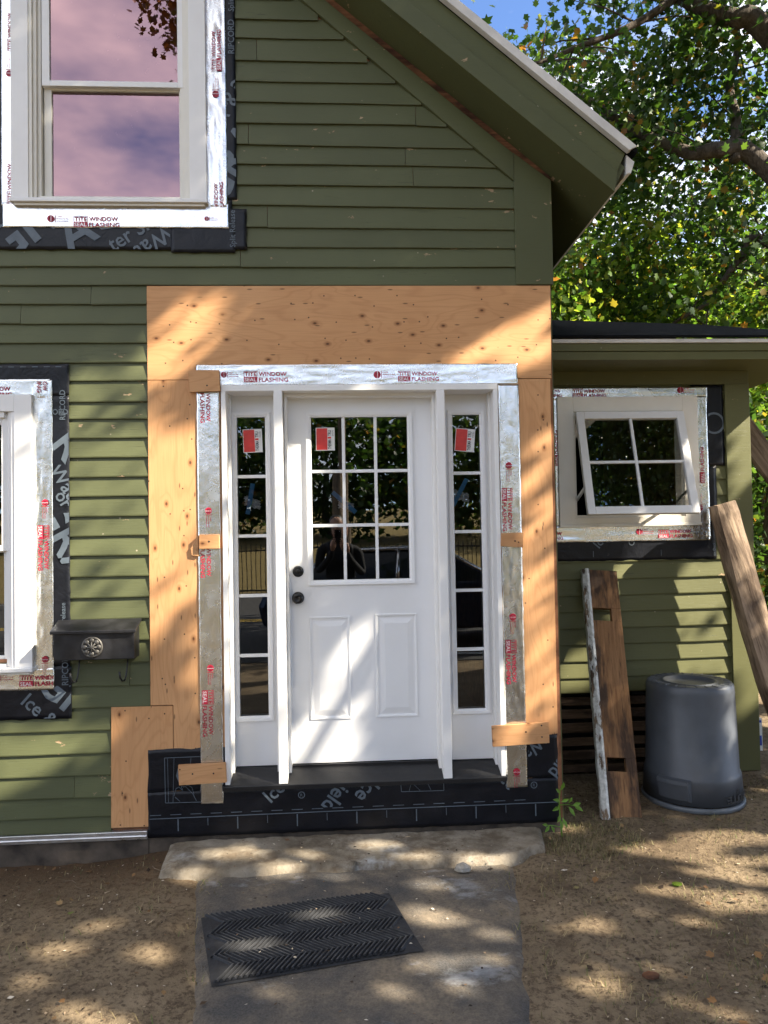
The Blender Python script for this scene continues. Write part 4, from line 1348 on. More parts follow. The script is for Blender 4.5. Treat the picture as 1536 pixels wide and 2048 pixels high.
block([(376, 740), (438, 740), (440, 782), (379, 784)], -0.0298, 0.018)
block([(398, 1069), (438, 1069), (439, 1097), (398, 1098)], -0.0272, 0.02)
block([(381, 1097), (397, 1071), (397, 1113), (383, 1111)], -0.0185, 0.012)
block([(356, 1531), (451, 1526), (453, 1565), (358, 1571)], -0.0272, 0.02)
block([(1003, 1066), (1047, 1065), (1046, 1095), (1002, 1092)], -0.0272, 0.016)
block([(984, 1453), (1098, 1444), (1099, 1486), (986, 1494)], -0.0272, 0.02)
sc = MB()
for px, py in ((414, 771), (418, 1083), (385, 1548), (427, 1547), (1030, 1082), (1083, 1451), (1052, 1464), (1084, 1474)):
    p = at(px, py, -0.048)
    sc.lathe([(0.0045, 0), (0.0045, 0.001), (0.001, 0.0015)], 8, (p[0], -0.0475 if py != 771 else -0.0478, p[2]), 'y')
tag(sc.build('screw_head', 'black', house), kind='stuff')

# ------------------------------------------------------------------ addition on the right
AY = 0.8
ann = thing('house_addition', 'low olive green lean-to addition on the right with tilted awning window', 'house addition', (1.17, AY, 0))
AX0, AX1 = 1.17, 2.675
aw = MB()
ho = (1.50, 2.235, 1.683, 2.376)
for xa, xb in ((AX0, ho[0]), (ho[0], ho[1]), (ho[1], AX1 - 0.1)):
    if xa == ho[0]:
        aw.box(xa, xb, AY, AY + 0.09, 0.56, ho[2]).box(xa, xb, AY, AY + 0.09, ho[3], 2.74)
    else:
        aw.box(xa, xb, AY, AY + 0.09, 0.56, 2.74)
aw.box(AX1 - 0.1, AX1, AY, 5.0, 0.03, 2.74)
aw.box(AX0, AX1, 5.0, 5.1, 0.0, 2.74)
aw.build('wall', 'sheath', ann)
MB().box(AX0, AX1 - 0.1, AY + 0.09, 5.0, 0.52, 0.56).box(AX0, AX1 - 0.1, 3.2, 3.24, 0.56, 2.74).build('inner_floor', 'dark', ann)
MB().box(AX1, AX1 + 0.012, AY + 0.02, 5.0, 0.1, 2.74).build('side_siding', 'olive', ann)
azl = [2.66, 2.556, 2.452, 2.348, 2.244, 2.143, 2.039, 1.931, 1.824, 1.718, 1.612, 1.503, 1.397, 1.287, 1.182, 1.077, 0.970, 0.866, 0.761, 0.652, 0.560]
for k in range(1, len(azl)):
    zb, zt = azl[k], azl[k - 1]
    segs = [(AX0, 1.51), (2.225, 2.53)] if (zb < 2.376 and zt > 1.69) else [(AX0, 2.53)]
    for a, b in segs:
        if k == 18 and a == AX0:
            clapboard(a, 2.17, zb, zt, AY, 'olive', ann, k * 2.1 + 120, 0)
            clapboard(2.173, b, zb + 0.003, zt, AY, 'olive', ann, k * 2.1 + 128, 0.006)
        else:
            clapboard(a, b, zb, zt, AY, 'olive', ann, k * 2.1 + 120, 0.010 if b - a > 1 else 0)
MB().box(2.524, 2.690, AY - 0.030, AY - 0.001, 0.03, 2.556).build('corner_board', 'olive', ann, bevel=0.003)
MB().box(AX0, 2.690, AY - 0.024, AY - 0.001, 2.5565, 2.74).build('frieze_board', 'olive', ann, bevel=0.003)
MB().box(AX0, 3.05, 0.452, AY - 0.0245, 2.645, 2.66).box(2.69, 3.05, AY - 0.0245, 5.2, 2.645, 2.66).build('soffit', 'olive', ann)
MB().box(AX0, 3.06, 0.428, 0.450, 2.640, 2.690).build('fascia', 'olive', ann, bevel=0.002)
MB().box(AX0, 3.06, 0.420, 0.450, 2.692, 2.738).build('fascia', 'olive', ann, bevel=0.002)
MB().box(AX0, 3.068, 0.410, 0.450, 2.740, 2.764).build('drip_edge', 'drip', ann, bevel=0.003)
rf = MB()
vs = [(AX0, 0.40, 2.766), (3.08, 0.40, 2.766), (3.08, 2.4, 3.40), (AX0, 2.4, 3.46), (AX0, 0.40, 2.778), (3.08, 0.40, 2.778), (3.08, 2.4, 3.415), (AX0, 2.4, 3.475), (AX0, 5.2, 2.766), (3.08, 5.2, 2.766)]
rf.add(vs, [(4, 5, 6, 7), (0, 4, 7, 3), (0, 1, 5, 4), (1, 2, 6, 5), (3, 2, 1, 0), (7, 6, 9, 8), (2, 9, 6), (3, 7, 8)])
for k in range(1, 12):
    t = k / 12.0
    y, zL, zR = 0.40 + 2.0 * t, 2.779 + 0.697 * t, 2.779 + 0.637 * t
    rf.add([(AX0, y - 0.14, zL - 0.049 + .002), (3.08, y - 0.14, zR - 0.0445 + .002), (3.08, y, zR + 0.006), (AX0, y, zL + 0.006), (AX0, y, zL - .004), (3.08, y, zR - .004)], [(0, 1, 2, 3), (3, 2, 5, 4)])
rf.build('shingle_roof', 'shingle', ann)
# skirting: bare horizontal slats under the siding
for i, (zb, h) in enumerate(((0.475, 0.052), (0.39, 0.058), (0.30, 0.06), (0.215, 0.05), (0.13, 0.055), (0.045, 0.05))):
    MB().box(AX0, 2.524, AY + 0.01 + 0.004 * (i % 2), AY + 0.032, zb, zb + h).build('skirting_slat', 'lattice', ann, bevel=0.002)
MB().box(AX0, 2.524, AY + 0.40, AY + 0.42, 0.0, 0.5).build('crawlspace_shade_sheet', 'dark', ann)  # near-black sheet behind the slats, the void's shade put into its colour

# awning window
wy = AY - 0.040
wf = MB()
cx0, cx1, cz0, cz1 = 1.400, 2.333, 1.630, 2.478
co = (1.503, 2.232, 1.690, 2.380)
wf.box(cx0, co[0], wy, AY - 0.003, cz0 + 0.02, cz1)
wf.box(co[1], cx1, wy, AY - 0.003, cz0 + 0.02, cz1)
wf.box(co[0], co[1], wy, AY - 0.003, co[3], cz1)
wf.box(co[0], co[1], wy, AY - 0.003, cz0 + 0.02, co[2])
win = wf.build('awning_window', 'warm', ann, bevel=0.002)
MB().box(cx0 - 0.003, cx1 + 0.003, wy - 0.008, AY - 0.003, cz0, cz0 + 0.0195).build('sill', 'warm', win, bevel=0.003)
jb = MB()
jb.box(co[0], co[0] + 0.016, wy + 0.012, AY + 0.06, co[2], co[3])
jb.box(co[1] - 0.016, co[1], wy + 0.012, AY + 0.06, co[2], co[3])
jb.box(co[0] + 0.016, co[1] - 0.016, wy + 0.012, AY + 0.06, co[3] - 0.014, co[3])
jb.box(co[0] + 0.016, co[1] - 0.016, wy + 0.012, AY + 0.06, co[2], co[2] + 0.018)
jb.build('jamb', 'cream', win, bevel=0.002)
# tilted sash
top = Vector((0, AY - 0.045, 2.366))
bot = Vector((0, AY - 0.232, 1.700))
ax = (bot - top)
SL = ax.length
ax.normalize()
outn = Vector((0, ax.z, -ax.y))
if outn.y > 0:
    outn = -outn


def spt(x, d, o):
    p = top + ax * d + outn * o
    return (x, p.y, p.z)


def sbox(mb, x0, x1, d0, d1, o0, o1, m=0):
    vs = [spt(x0, d0, o0), spt(x1, d0, o0), spt(x1, d1, o0), spt(x0, d1, o0), spt(x0, d0, o1), spt(x1, d0, o1), spt(x1, d1, o1), spt(x0, d1, o1)]
    return mb.add(vs, [(0, 3, 2, 1), (4, 5, 6, 7), (0, 1, 5, 4), (1, 2, 6, 5), (2, 3, 7, 6), (3, 0, 4, 7)], m)


sx0, sx1 = 1.512, 2.222
sh = MB()
w = 0.050
sbox(sh, sx0, sx0 + w, 0, SL, 0, 0.032)
sbox(sh, sx1 - w, sx1, 0, SL, 0, 0.032)
sbox(sh, sx0 + w, sx1 - w, 0, w, 0, 0.0325)
sbox(sh, sx0 + w, sx1 - w, SL - w, SL, 0, 0.0325)
sh.build('sash', 'white', win, bevel=0.003)
mxx, mdd = (sx0 + sx1) / 2, SL / 2
sbox(MB(), mxx - 0.009, mxx + 0.009, w, SL - w, 0.010, 0.024).build('grille_bar', 'white', win, bevel=0.002)
hb = MB()
sbox(hb, sx0 + w, mxx - 0.0095, mdd - 0.009, mdd + 0.009, 0.0106, 0.0236)
sbox(hb, mxx + 0.0095, sx1 - w, mdd - 0.009, mdd + 0.009, 0.0106, 0.0236)
hb.build('grille_bar', 'white', win, bevel=0.002)
for a, b in ((sx0 + w, mxx), (mxx, sx1 - w)):
    for c, d in ((w, mdd), (mdd, SL - w)):
        MB().add([spt(a, c, 0.014), spt(b, c, 0.014), spt(b, d, 0.014), spt(a, d, 0.014)], [(0, 1, 2, 3)]).build('pane', 'glass', win)
st = MB()
for x in (sx0 + 0.004, sx1 - 0.016):
    p = spt(x, SL * 0.72, 0.0)
    st.add([(x, AY + 0.03, 1.80), (x + 0.012, AY + 0.03, 1.80), (x + 0.012, p[1], p[2]), (x, p[1], p[2]), (x, AY + 0.03, 1.78), (x + 0.012, AY + 0.03, 1.78), (x + 0.012, p[1], p[2] - 0.02), (x, p[1], p[2] - 0.02)],
           [(0, 1, 2, 3), (4, 7, 6, 5), (0, 4, 5, 1), (2, 6, 7, 3), (1, 5, 6, 2), (0, 3, 7, 4)])
st.build('stay_arm', 'alu', win)
membrane([(AX0, 2.44, 1.410, 1.645), (2.30, 2.516, 2.02, 2.552), (2.30, 2.455, 1.645, 2.02)], AY - 0.0185, [
    ('Ice', 1.66, 1.49, 0.06, 50, 0.012, 0.9, (1.3, 2.4, 1.41, 1.54)),
    ('Water Shield', 2.43, 1.70, 0.06, 112, 0.012, 0.9, (2.30, 2.455, 1.65, 2.02)),
    ('on Deck', 2.435, 1.43, 0.02, 90, 0.005, 0.9, (2.41, 2.44, 1.42, 1.55)),
], parent=ann, extra=lambda lt, y: (Pen(lt, 2.45, 2.30, 0, y, (2.412, 2.512, 2.0, 2.5)).ring(0, 0, 0.058, 0.072), Pen(lt, 1.875, 1.525, 0, y).ring(0, 0, 0.014, 0.019),
                                   lt.line([(1.62, 1.435), (1.62, 1.475)], 0.004, y), lt.line([(2.07, 1.435), (2.07, 1.475)], 0.004, y)))
tape(AX0, 2.407, 2.462, 2.540, AY - 0.0240, [('logo', 1179, 786, 70, 0), ('em', 1374, 780, 40, 0), ('logo', 1090, 786, 70, 0)], 0.003, ann)
tape(2.318, 2.402, 1.55, 2.48, AY - 0.0245, [('logo', 1400, 930, 74, 90), ('em', 1400, 1002, 40, 90)], 0.0045, ann)
tape(AX0, 2.398, 1.533, 1.640, AY - 0.0250, [('logo', 1351, 1067, 71, 0), ('em', 1292, 1063, 40, 0), ('logo', 1092, 1072, 71, 0)], 0.0035, ann)
tape(1.335, 1.418, 1.56, 2.49, AY - 0.0235, [('logo', 1107, 896, 72, 90)], 0.003, ann)

# ------------------------------------------------------------------ mailbox
mbx = thing('mailbox', 'small black tin wall mailbox with a round cast emblem beside the lower left window', 'mailbox', (-1.265, -0.02, 1.0))
xa, xb, z0, z1 = -1.462, -1.062, 1.003, 1.158
b = MB()
b.prism([(xa, z0), (xb, z0), (xb, z1), (xa, z1)], -0.118, -0.020)
b.build('body', 'mail', mbx, bevel=0.004)
l = MB()
yf, yb = -0.135, -0.020
vs = [(xa - 0.012, yf, z1 - 0.006), (xb + 0.012, yf, z1 - 0.006), (xb + 0.012, yb, z1 + 0.04), (xa - 0.012, yb, z1 + 0.04),
      (xa - 0.012, yf, z1 - 0.022), (xb + 0.012, yf, z1 - 0.022), (xb + 0.012, yb, z1 + 0.026), (xa - 0.012, yb, z1 + 0.026)]
l.add(vs, [(0, 1, 2, 3), (4, 7, 6, 5), (0, 4, 5, 1), (1, 5, 6, 2), (2, 6, 7, 3), (3, 7, 4, 0)])
l.build('lid', 'mail', mbx, bevel=0.003)
e = MB()
ec = (-1.27, -0.1185, 1.068)
e.lathe([(0.053, 0), (0.053, 0.006), (0.046, 0.009), (0.043, 0.005), (0.0, 0.005)], 24, ec, 'y', capb=False, capt=False)
for k in range(8):
    a = k * math.pi / 4
    px_, pz_ = ec[0] + 0.034 * math.cos(a), ec[2] + 0.034 * math.sin(a)
    e.lathe([(0.013, 0.004), (0.012, 0.010), (0.006, 0.013), (0.001, 0.0135)], 10, (px_, ec[1], pz_), 'y')
for a in (math.pi / 4, 3 * math.pi / 4, 0, math.pi / 2):
    c_, s_ = math.cos(a) * 0.026, math.sin(a) * 0.026
    e.tube([(ec[0] - c_, ec[1] - 0.011, ec[2] - s_), (ec[0] + c_, ec[1] - 0.011, ec[2] + s_)], 0.0035, 6)
e.build('emblem', 'maile', mbx, True)
for hx in (-1.375, -1.130):
    h = MB()
    pts = [(hx + 0.01, -0.024, 1.0), (hx + 0.006, -0.026, 0.95), (hx, -0.030, 0.90), (hx - 0.003, -0.045, 0.882), (hx - 0.008, -0.07, 0.885), (hx - 0.012, -0.088, 0.905), (hx - 0.014, -0.092, 0.935)]
    h.tube(pts, [0.004, 0.004, 0.004, 0.0045, 0.005, 0.0055, 0.0055], 8)
    h.build('hook', 'mail', mbx, True)

# ------------------------------------------------------------------ step, mat
stp = MB()
N1, N2 = 70, 22
vs, fs = [], []


def step_outline(u):
    xl = -0.945 + 2.0 * u
    nf = noise.noise(Vector((u * 7, 1, 0))) * 0.020 + noise.noise(Vector((u * 24, 3, 0))) * 0.010
    yb_ = -0.010 + noise.noise(Vector((u * 9, 6, 0))) * 0.010
    yf_ = -0.35 + nf + (0.14 * max(0, u - 0.85) / 0.15) + 0.03 * max(0, 0.05 - u) / 0.05
    return xl, yb_, yf_


for j in range(N2 + 1):
    for i in range(N1 + 1):
        u = i / N1
        xl, yb_, yf_ = step_outline(u)
        w = j / N2
        y = yb_ + (yf_ - yb_) * min(1, w / 0.82)
        x = xl + (0.03 * w if u < 0.5 else -0.05 * w) * (1 if abs(u - .5) > .44 else 0.5)
        z = 0.040 + 0.010 * noise.noise(Vector((x * 4, y * 8, 2))) + 0.006 * noise.noise(Vector((x * 15, y * 20, 5)))
        if w > 0.82:
            k = (w - 0.82) / 0.18
            y -= 0.05 * k + 0.012 * noise.noise(Vector((x * 12, k * 4, 8)))
            z -= 0.115 * k ** 1.3
        if i in (0, N1):
            z -= 0.10
        elif i in (1, N1 - 1):
            z -= 0.012
        vs.append((x, y, z))
for j in range(N2):
    for i in range(N1):
        a = j * (N1 + 1) + i
        fs.append((a, a + N1 + 1, a + N1 + 2, a + 1))
stp.add(vs, fs)
so = stp.build('stone_step', 'stone', None, True)
tag(so, 'worn sandstone slab step lying below the front door', 'step')

mt_a, mt_b, mt_c, mt_d = [Vector(p) for p in ((-0.622, -0.742, 0), (0.180, -0.598, 0), (0.285, -1.066, 0), (-0.492, -1.230, 0))]
mat_ = thing('doormat', 'black rubber doormat with chevron ridges lying askew on the path', 'doormat', (-0.17, -0.91, 0.012))


def mp(u, v, z):
    p = (mt_a * (1 - u) + mt_b * u) * (1 - v) + (mt_d * (1 - u) + mt_c * u) * v
    return (p.x, p.y, z + 0.003 * noise.noise(Vector((p.x * 4, p.y * 4, 0))))


bs = MB()
nu, nv = 24, 14
vs, fs = [], []
for j in range(nv + 1):
    for i in range(nu + 1):
        e_ = 0.0 if (0 < i < nu and 0 < j < nv) else -0.010
        vs.append(mp(i / nu, j / nv, 0.022 + e_))
for j in range(nv):
    for i in range(nu):
        a = j * (nu + 1) + i
        fs.append((a, a + nu + 1, a + nu + 2, a + 1))
bs.add(vs, fs)
bs.build('base', 'rubber', mat_)
rb = MB()
bands = 6
for bnd in range(bands):
    v0, v1 = 0.02 + 0.96 * bnd / bands, 0.02 + 0.96 * (bnd + 1) / bands
    sgn = 1 if bnd % 2 == 0 else -1
    for k in range(-4, 42):
        ua = k / 38.0
        ub_ = ua + sgn * 0.085
        if not (0.01 <= min(ua, ub_) and max(ua, ub_) <= 0.985):
            continue
        dw = 0.0095
        va, vb_ = v0 - 0.004, v1 + 0.004
        P = [mp(ua - dw, va, 0.020), mp(ua + dw, va, 0.020), mp(ub_ + dw, vb_, 0.020), mp(ub_ - dw, vb_, 0.020)]
        T = [mp(ua - dw * .35, va, 0.030), mp(ua + dw * .35, va, 0.030), mp(ub_ + dw * .35, vb_, 0.030), mp(ub_ - dw * .35, vb_, 0.030)]
        rb.add(P + T, [(0, 4, 5, 1), (1, 5, 6, 2), (2, 6, 7, 3), (3, 7, 4, 0)])
        rb.add(T, [(0, 3, 2, 1)], 1)
tag(rb.build('tread_ridges', ['rubber', 'rubber_top'], mat_), kind='stuff')

# ------------------------------------------------------------------ trash can (upside down)
tcx, tcy = 2.065, 0.425
can = thing('trash_can', 'slate grey plastic trash can standing upside down beside the old plank', 'trash can', (tcx, tcy, 0.0))
body = MB()
body.lathe([(0.281, 0.03), (0.272, 0.16), (0.268, 0.176), (0.262, 0.182), (0.248, 0.64), (0.246, 0.668), (0.240, 0.682), (0.230, 0.688), (0.192, 0.690), (0.178, 0.684), (0.160, 0.684), (0.154, 0.690), (0.145, 0.690), (0.138, 0.672), (0.05, 0.668), (0.0, 0.668)], 56, (tcx, tcy, 0.012), 'z', 0, True, False)
body.build('body', 'can', can, True)
rim = MB()
rim.lathe([(0.270, 0.0), (0.285, 0.0), (0.290, 0.007), (0.290, 0.022), (0.285, 0.029), (0.270, 0.029)], 56, (tcx, tcy, 0.004), 'z', 0, False, False)
rim.build('rim', 'canrim', can, True)
rib = MB()
for k in range(24):
    a = 2 * math.pi * k / 24
    c_, s_ = math.cos(a), math.sin(a)
    rib.tube([(tcx + 0.190 * c_, tcy + 0.190 * s_, 0.700), (tcx + 0.230 * c_, tcy + 0.230 * s_, 0.699)], 0.005, 6)
tag(rib.build('base_ribs', 'can', can), kind='stuff')
for a0 in (R(224), R(44)):
    hd = MB()
    nseg = 10
    for i in range(nseg):
        pass
    vs, fs = [], []
    for i in range(nseg + 1):
        a = a0 + (i / nseg - 0.5) * R(40)
        bulge = 0.042 if 1 <= i <= nseg - 1 else 0.0
        for (dr_, z) in ((0.0, 0.175), (bulge, 0.172), (bulge, 0.150), (bulge * 0.9, 0.148), (bulge * 0.35, 0.06), (0.0, 0.05)):
            r_ = 0.271 + (0.178 - z) * 0.06 + dr_
            vs.append((tcx + r_ * math.cos(a), tcy + r_ * math.sin(a), z + 0.012))
    for i in range(nseg):
        for k in range(5):
            q = i * 6 + k
            fs.append((q, q + 1, q + 7, q + 6))
    fs += [tuple(range(6)), tuple(nseg * 6 + k for k in range(5, -1, -1))]
    hd.add(vs, fs)
    hd.build('handle', 'can', can)
# BRUTE lettering, upside down with the can, wrapped on the side
lt = MB()
for txt, a_end, zz, hh, ww in (('BRUTE.', R(281), 0.095, 0.040, 0.235), ('32', R(300), 0.122, 0.020, 0.035)):
    vv, ff, w = glyphs(txt, 0.035 if len(txt) > 2 else 0.01)
    kx = ww / w
    vs = []
    # split faces finely enough: letters are small on a 0.28 m radius
    for x, z in vv:
        u = (w - x) * kx            # turned 180 degrees: starts on the right
        r_ = 0.283 - 0.06 * 0 + 0.001 if zz < 0.1 else 0.2785
        a = a_end + u / r_
        zc = zz - z * hh
        r2 = 0.2795 + (0.16 - zc) * 0.07
        vs.append((tcx + r2 * math.cos(a), tcy + r2 * math.sin(a), zc))
    lt.add(vs, ff)
tag(lt.build('lettering', 'canink', can), kind='stuff')

# ------------------------------------------------------------------ old plank leaning on the addition
b0 = Vector((1.535, 0.150, 0.0))
t0 = Vector((1.650, 0.745, 1.352))
axis = (t0 - b0)
PL = axis.length
zax = axis.normalized()
xax = Vector((1, 0, 0))
xax = (xax - zax * xax.dot(zax)).normalized()
yax = zax.cross(xax)
plank = thing('old_plank', 'old brown plank with two notches and a flaking white edge leaning on the addition', 'plank', tuple(b0))
plank.rotation_euler = Matrix((xax, yax, zax)).transposed().to_euler()
pw = MB()
XL, XR = -0.078, 0.108


def pz(px, py):
    """height along the plank for a photo point lying on it"""
    d = ray(px, py)
    n_ = yax
    t = (Vector(b0) - Vector(CAM)).dot(n_) / Vector(d).dot(n_)
    q = Vector(CAM) + Vector(d) * t - b0
    return q.dot(xax), q.dot(zax)


h1 = (pz(1186, 1240), pz(1222, 1217))
h2 = (pz(1216, 1542), pz(1251, 1516))
cuts = [(min(h[0][1], h[1][1]), max(h[0][1], h[1][1]), h[0][0], h[1][0]) for h in (h2, h1)]
z = 0.0
th_ = 0.032
for (za, zb, ca, cb) in cuts:
    pw.box(XL, XR, 0, th_, z, za)
    pw.box(XL, max(XL + 0.008, ca), 0, th_, za, zb)
    pw.box(min(cb, XR - 0.02), XR, 0, th_, za, zb)
    z = zb
pw.box(XL, XR, 0, th_, z, PL)
pw.build('board', 'plank', plank, local=True, bevel=0.002)
fe = MB()
nseg = 40
vs, fs = [], []
for i in range(nseg + 1):
    zz = -0.01 + (PL + 0.01) * i / nseg
    w_ = 0.040 + 0.008 * noise.noise(Vector((zz * 9, 1, 0))) + 0.005 * noise.noise(Vector((zz * 30, 4, 0)))
    d_ = 0.010 * noise.noise(Vector((zz * 14, 6, 0)))
    vs += [(XL - w_, -0.004 + d_, zz), (XL - w_ * 0.4, -0.024 + d_ * 0.6, zz), (XL - 0.0006, -0.018, zz), (XL - 0.0006, 0.03, zz), (XL - w_, 0.034, zz)]
for i in range(nseg):
    for k in range(5):
        a = i * 5 + k
        b2 = i * 5 + (k + 1) % 5
        fs.append((a, b2, b2 + 5, a + 5))
fs += [(4, 3, 2, 1, 0), tuple(nseg * 5 + k for k in range(5))]
fe.add(vs, fs)
fe.build('painted_edge', 'flaky', plank, local=True)


# ------------------------------------------------------------------ hewn beam and planks leaning on the far corner
def leaning(name, label, cat, p_top, p_bot, w, d, mat, bend=0.0, rough=0.006, group=None, seed=0):
    p_top, p_bot = Vector(p_top), Vector(p_bot)
    zx = (p_top - p_bot)
    L = zx.length
    zx.normalize()
    xx = Vector((1, 0, 0))
    xx = (xx - zx * xx.dot(zx)).normalized()
    yy = zx.cross(xx)
    o = thing(name, label, cat, tuple(p_bot), group)
    o.rotation_euler = Matrix((xx, yy, zx)).transposed().to_euler()
    mb = MB()
    n = 26
    vs, fs = [], []
    prof = []
    for k in range(16):
        a = 2 * math.pi * k / 16
        c_, s_ = math.cos(a), math.sin(a)
        m_ = max(abs(c_), abs(s_)) ** 0.62
        prof.append((c_ / m_ * w / 2, s_ / m_ * d / 2))
    for i in range(n + 1):
        t = i / n
        off = bend * math.sin(math.pi * t * 1.3)
        tap = 1.0 - (0.10 * max(0, (t - 0.96) / 0.04) if w > 0.1 else 0)
        for (a, b_) in prof:
            e = rough * noise.noise(Vector((a * 20 + seed, b_ * 20, t * L * 4)))
            vs.append(((a * (1 + e * 8) * tap) + off, b_ * (1 + e * 8) * tap, t * L + (0.01 * noise.noise(Vector((a * 30, b_ * 30, seed))) if i == n else 0)))
    for i in range(n):
        for k in range(16):
            a, b2 = i * 16 + k, i * 16 + (k + 1) % 16
            fs.append((a, b2, b2 + 16, a + 16))
    fs += [tuple(range(16))[::-1], tuple(n * 16 + k for k in range(16))]
    mb.add(vs, fs)
    mb.build('timber', mat, o, local=True, smooth=False)
    return o


pt = at(1436, 1010, 0.60)
pb = at(1486, 1195, 0.545)
dv = Vector(pb) - Vector(pt)
pg = Vector(pt) + dv * ((pt[2] - 0.02) / -dv.z)
pg = pg + Vector((0.12, 0, 0))
leaning('hewn_beam', 'thick weathered hewn beam leaning against the corner board of the addition', 'beam', pt, pg, 0.158, 0.13, 'beam', -0.035, 0.012, seed=4)
leaning('long_plank', 'long brown plank leaning behind the hewn beam at right', 'plank', (2.90, 1.36, 2.44), (4.32, 0.9, 0.02), 0.20, 0.05, 'beam', 0.0, 0.004, seed=9)

# carton box behind the corner board
bp = at(1517, 1527, 1.15)
bxx, bzz = bp[0], 0.03
ct = thing('carton', 'small white and blue carton standing on the ground behind the corner board', 'carton', (bxx, 1.15, bzz))
c = MB()
c.box(bxx - 0.07, bxx + 0.035, 1.15, 1.26, bzz, bzz + 0.235)
c.build('box', 'stw', ct, bevel=0.002)
c = MB()
p_ = Pen(c, bxx, bzz, 0, 1.1492)
p_.rect(-0.069, 0.030, 0.045, 0.115, 0)
p_.rect(-0.069, 0.030, 0.205, 0.222, 0)
p_.disc(-0.010, 0.175, 0.024, 1)
p_.ring(-0.010, 0.175, 0.008, 0.010, 2)
c.build('print', ['blue', 'canink', 'stw'], ct)


# hardware bags taped to the inside of the panes
def bag(px, py, label, ang):
    p = at(px, py, YD + 0.03)
    o = thing('hardware_bag', label, 'plastic bag', (p[0], YD + 0.03, p[2]), 'hardware bags taped inside the panes')
    m_ = MB()
    n = 9
    vs, fs = [], []
    for j in range(n + 1):
        for i in range(n + 1):
            u, v = i / n - 0.5, j / n - 0.5
            vs.append((p[0] + u * 0.085 + 0.01 * noise.noise(Vector((v * 9, px, 0))), YD + 0.028 - 0.016 * abs(noise.noise(Vector((u * 11, v * 11, px)))), p[2] - 0.02 + v * 0.05 - u * 0.03 + 0.012 * noise.noise(Vector((u * 9, px, 3)))))
    for j in range(n):
        for i in range(n):
            a = j * (n + 1) + i
            fs.append((a, a + 1, a + n + 2, a + n + 1))
    m_.add(vs, fs)
    m_.build('bag', 'plastic', o)
    t = MB()
    Pen(t, p[0] - 0.01, p[2], ang, YD + 0.0098).rect(-0.085, 0.085, -0.012, 0.012)
    t.build('tape_strip', 'bluet', o)


bag(505, 998, 'clear hardware bag held by blue tape inside the left sidelight', 80)
bag(692, 1005, 'clear hardware bag held by blue tape inside the door glass', -42)
bag(922, 985, 'clear hardware bag held by blue tape inside the right sidelight', 62)


# ------------------------------------------------------------------ sprout at the right corner of the door base
spz = thing('green_sprout', 'small bright green leafy sprout growing beside the right end of the membrane', 'plant', (1.13, -0.05, 0.0))
def leafshape(mb, base, tip, w, up):
    base, tip = Vector(base), Vector(tip)
    d = tip - base
    s_ = d.cross(Vector(up)).normalized() * w
    mid = base + d * 0.45 + Vector(up) * 0.006
    q = base + d * 0.75 + Vector(up) * 0.004
    mb.add([base, mid - s_, q - s_ * 0.6, tip, q + s_ * 0.6, mid + s_, mid + Vector(up) * -0.004], [(0, 6, 1), (1, 6, 2), (2, 6, 3), (3, 6, 4), (4, 6, 5), (5, 6, 0)])


sm = MB()
sm.tube([(1.13, -0.05, -0.01), (1.118, -0.06, 0.10), (1.112, -0.07, 0.20), (1.118, -0.08, 0.262)], [0.004, 0.0035, 0.003, 0.002], 6)
sm.tube([(1.125, -0.055, 0.05), (1.07, -0.09, 0.075), (1.04, -0.11, 0.085)], [0.003, 0.0025, 0.002], 6)
sm.tube([(1.114, -0.065, 0.17), (1.15, -0.09, 0.18), (1.18, -0.10, 0.178)], [0.003, 0.002, 0.0015], 6)
sm.build('stem', 'sprout', spz)
random.seed(11)
for (x, z, a, L) in ((1.118, 0.255, 80, 0.06), (1.116, 0.235, 130, 0.05), (1.112, 0.20, 160, 0.055), (1.113, 0.20, 30, 0.05), (1.11, 0.17, 200, 0.055), (1.15, 0.178, -60, 0.06), (1.17, 0.18, 20, 0.055), (1.18, 0.178, -30, 0.06), (1.16, 0.182, 60, 0.045), (1.112, 0.13, 240, 0.05), (1.116, 0.12, -70, 0.055), (1.118, 0.10, 250, 0.05), (1.05, 0.082, 215, 0.05), (1.04, 0.085, 160, 0.045), (1.06, 0.078, 290, 0.045), (1.108, 0.15, 110, 0.045)):
    lf = MB()
    L *= 0.85
    y = -0.09 + random.uniform(-0.02, 0.015)
    leafshape(lf, (x, y, z), (x + L * math.cos(R(a)), y - 0.02 + random.uniform(-.015, .015), z + L * math.sin(R(a))), L * 0.22, (0.15, -0.9, 0.4))
    lf.build('leaf', 'sprout', spz)

# ------------------------------------------------------------------ grass, litter
def blades(n, region, hmin, hmax, seed, dens):
    rng = np.random.default_rng(seed)
    vs, fs = [], []
    c = 0
    tries = 0
    while c < n and tries < n * 12:
        tries += 1
        x = rng.uniform(region[0], region[1])
        y = rng.uniform(region[2], region[3])
        if rng.uniform() > dens(x, y):
            continue
        h = rng.uniform(hmin, hmax)
        a = rng.uniform(0, 2 * math.pi)
        ln = rng.uniform(0.2, 1.5)
        w = rng.uniform(0.0009, 0.0019)
        zb = gz(x, y) + 0.012 * noise.noise(Vector((x * 3, y * 3, 1))) - 0.004
        ca, sa = math.cos(a), math.sin(a)
        k = len(vs)
        vs += [(x - sa * w, y + ca * w, zb), (x + sa * w, y - ca * w, zb), (x + ca * h * ln * 0.5 + sa * w * .7, y + sa * h * ln * 0.5 - ca * w * .7, zb + h * 0.62), (x + ca * h * ln * 0.5 - sa * w * .7, y + sa * h * ln * .5 + ca * w * .7, zb + h * 0.62), (x + ca * h * ln, y + sa * h * ln, zb + h * (1.0 - 0.25 * ln))]
        fs += [(k, k + 1, k + 2, k + 3), (k + 3, k + 2, k + 4)]
        c += 1
    return MB().add(vs, fs)


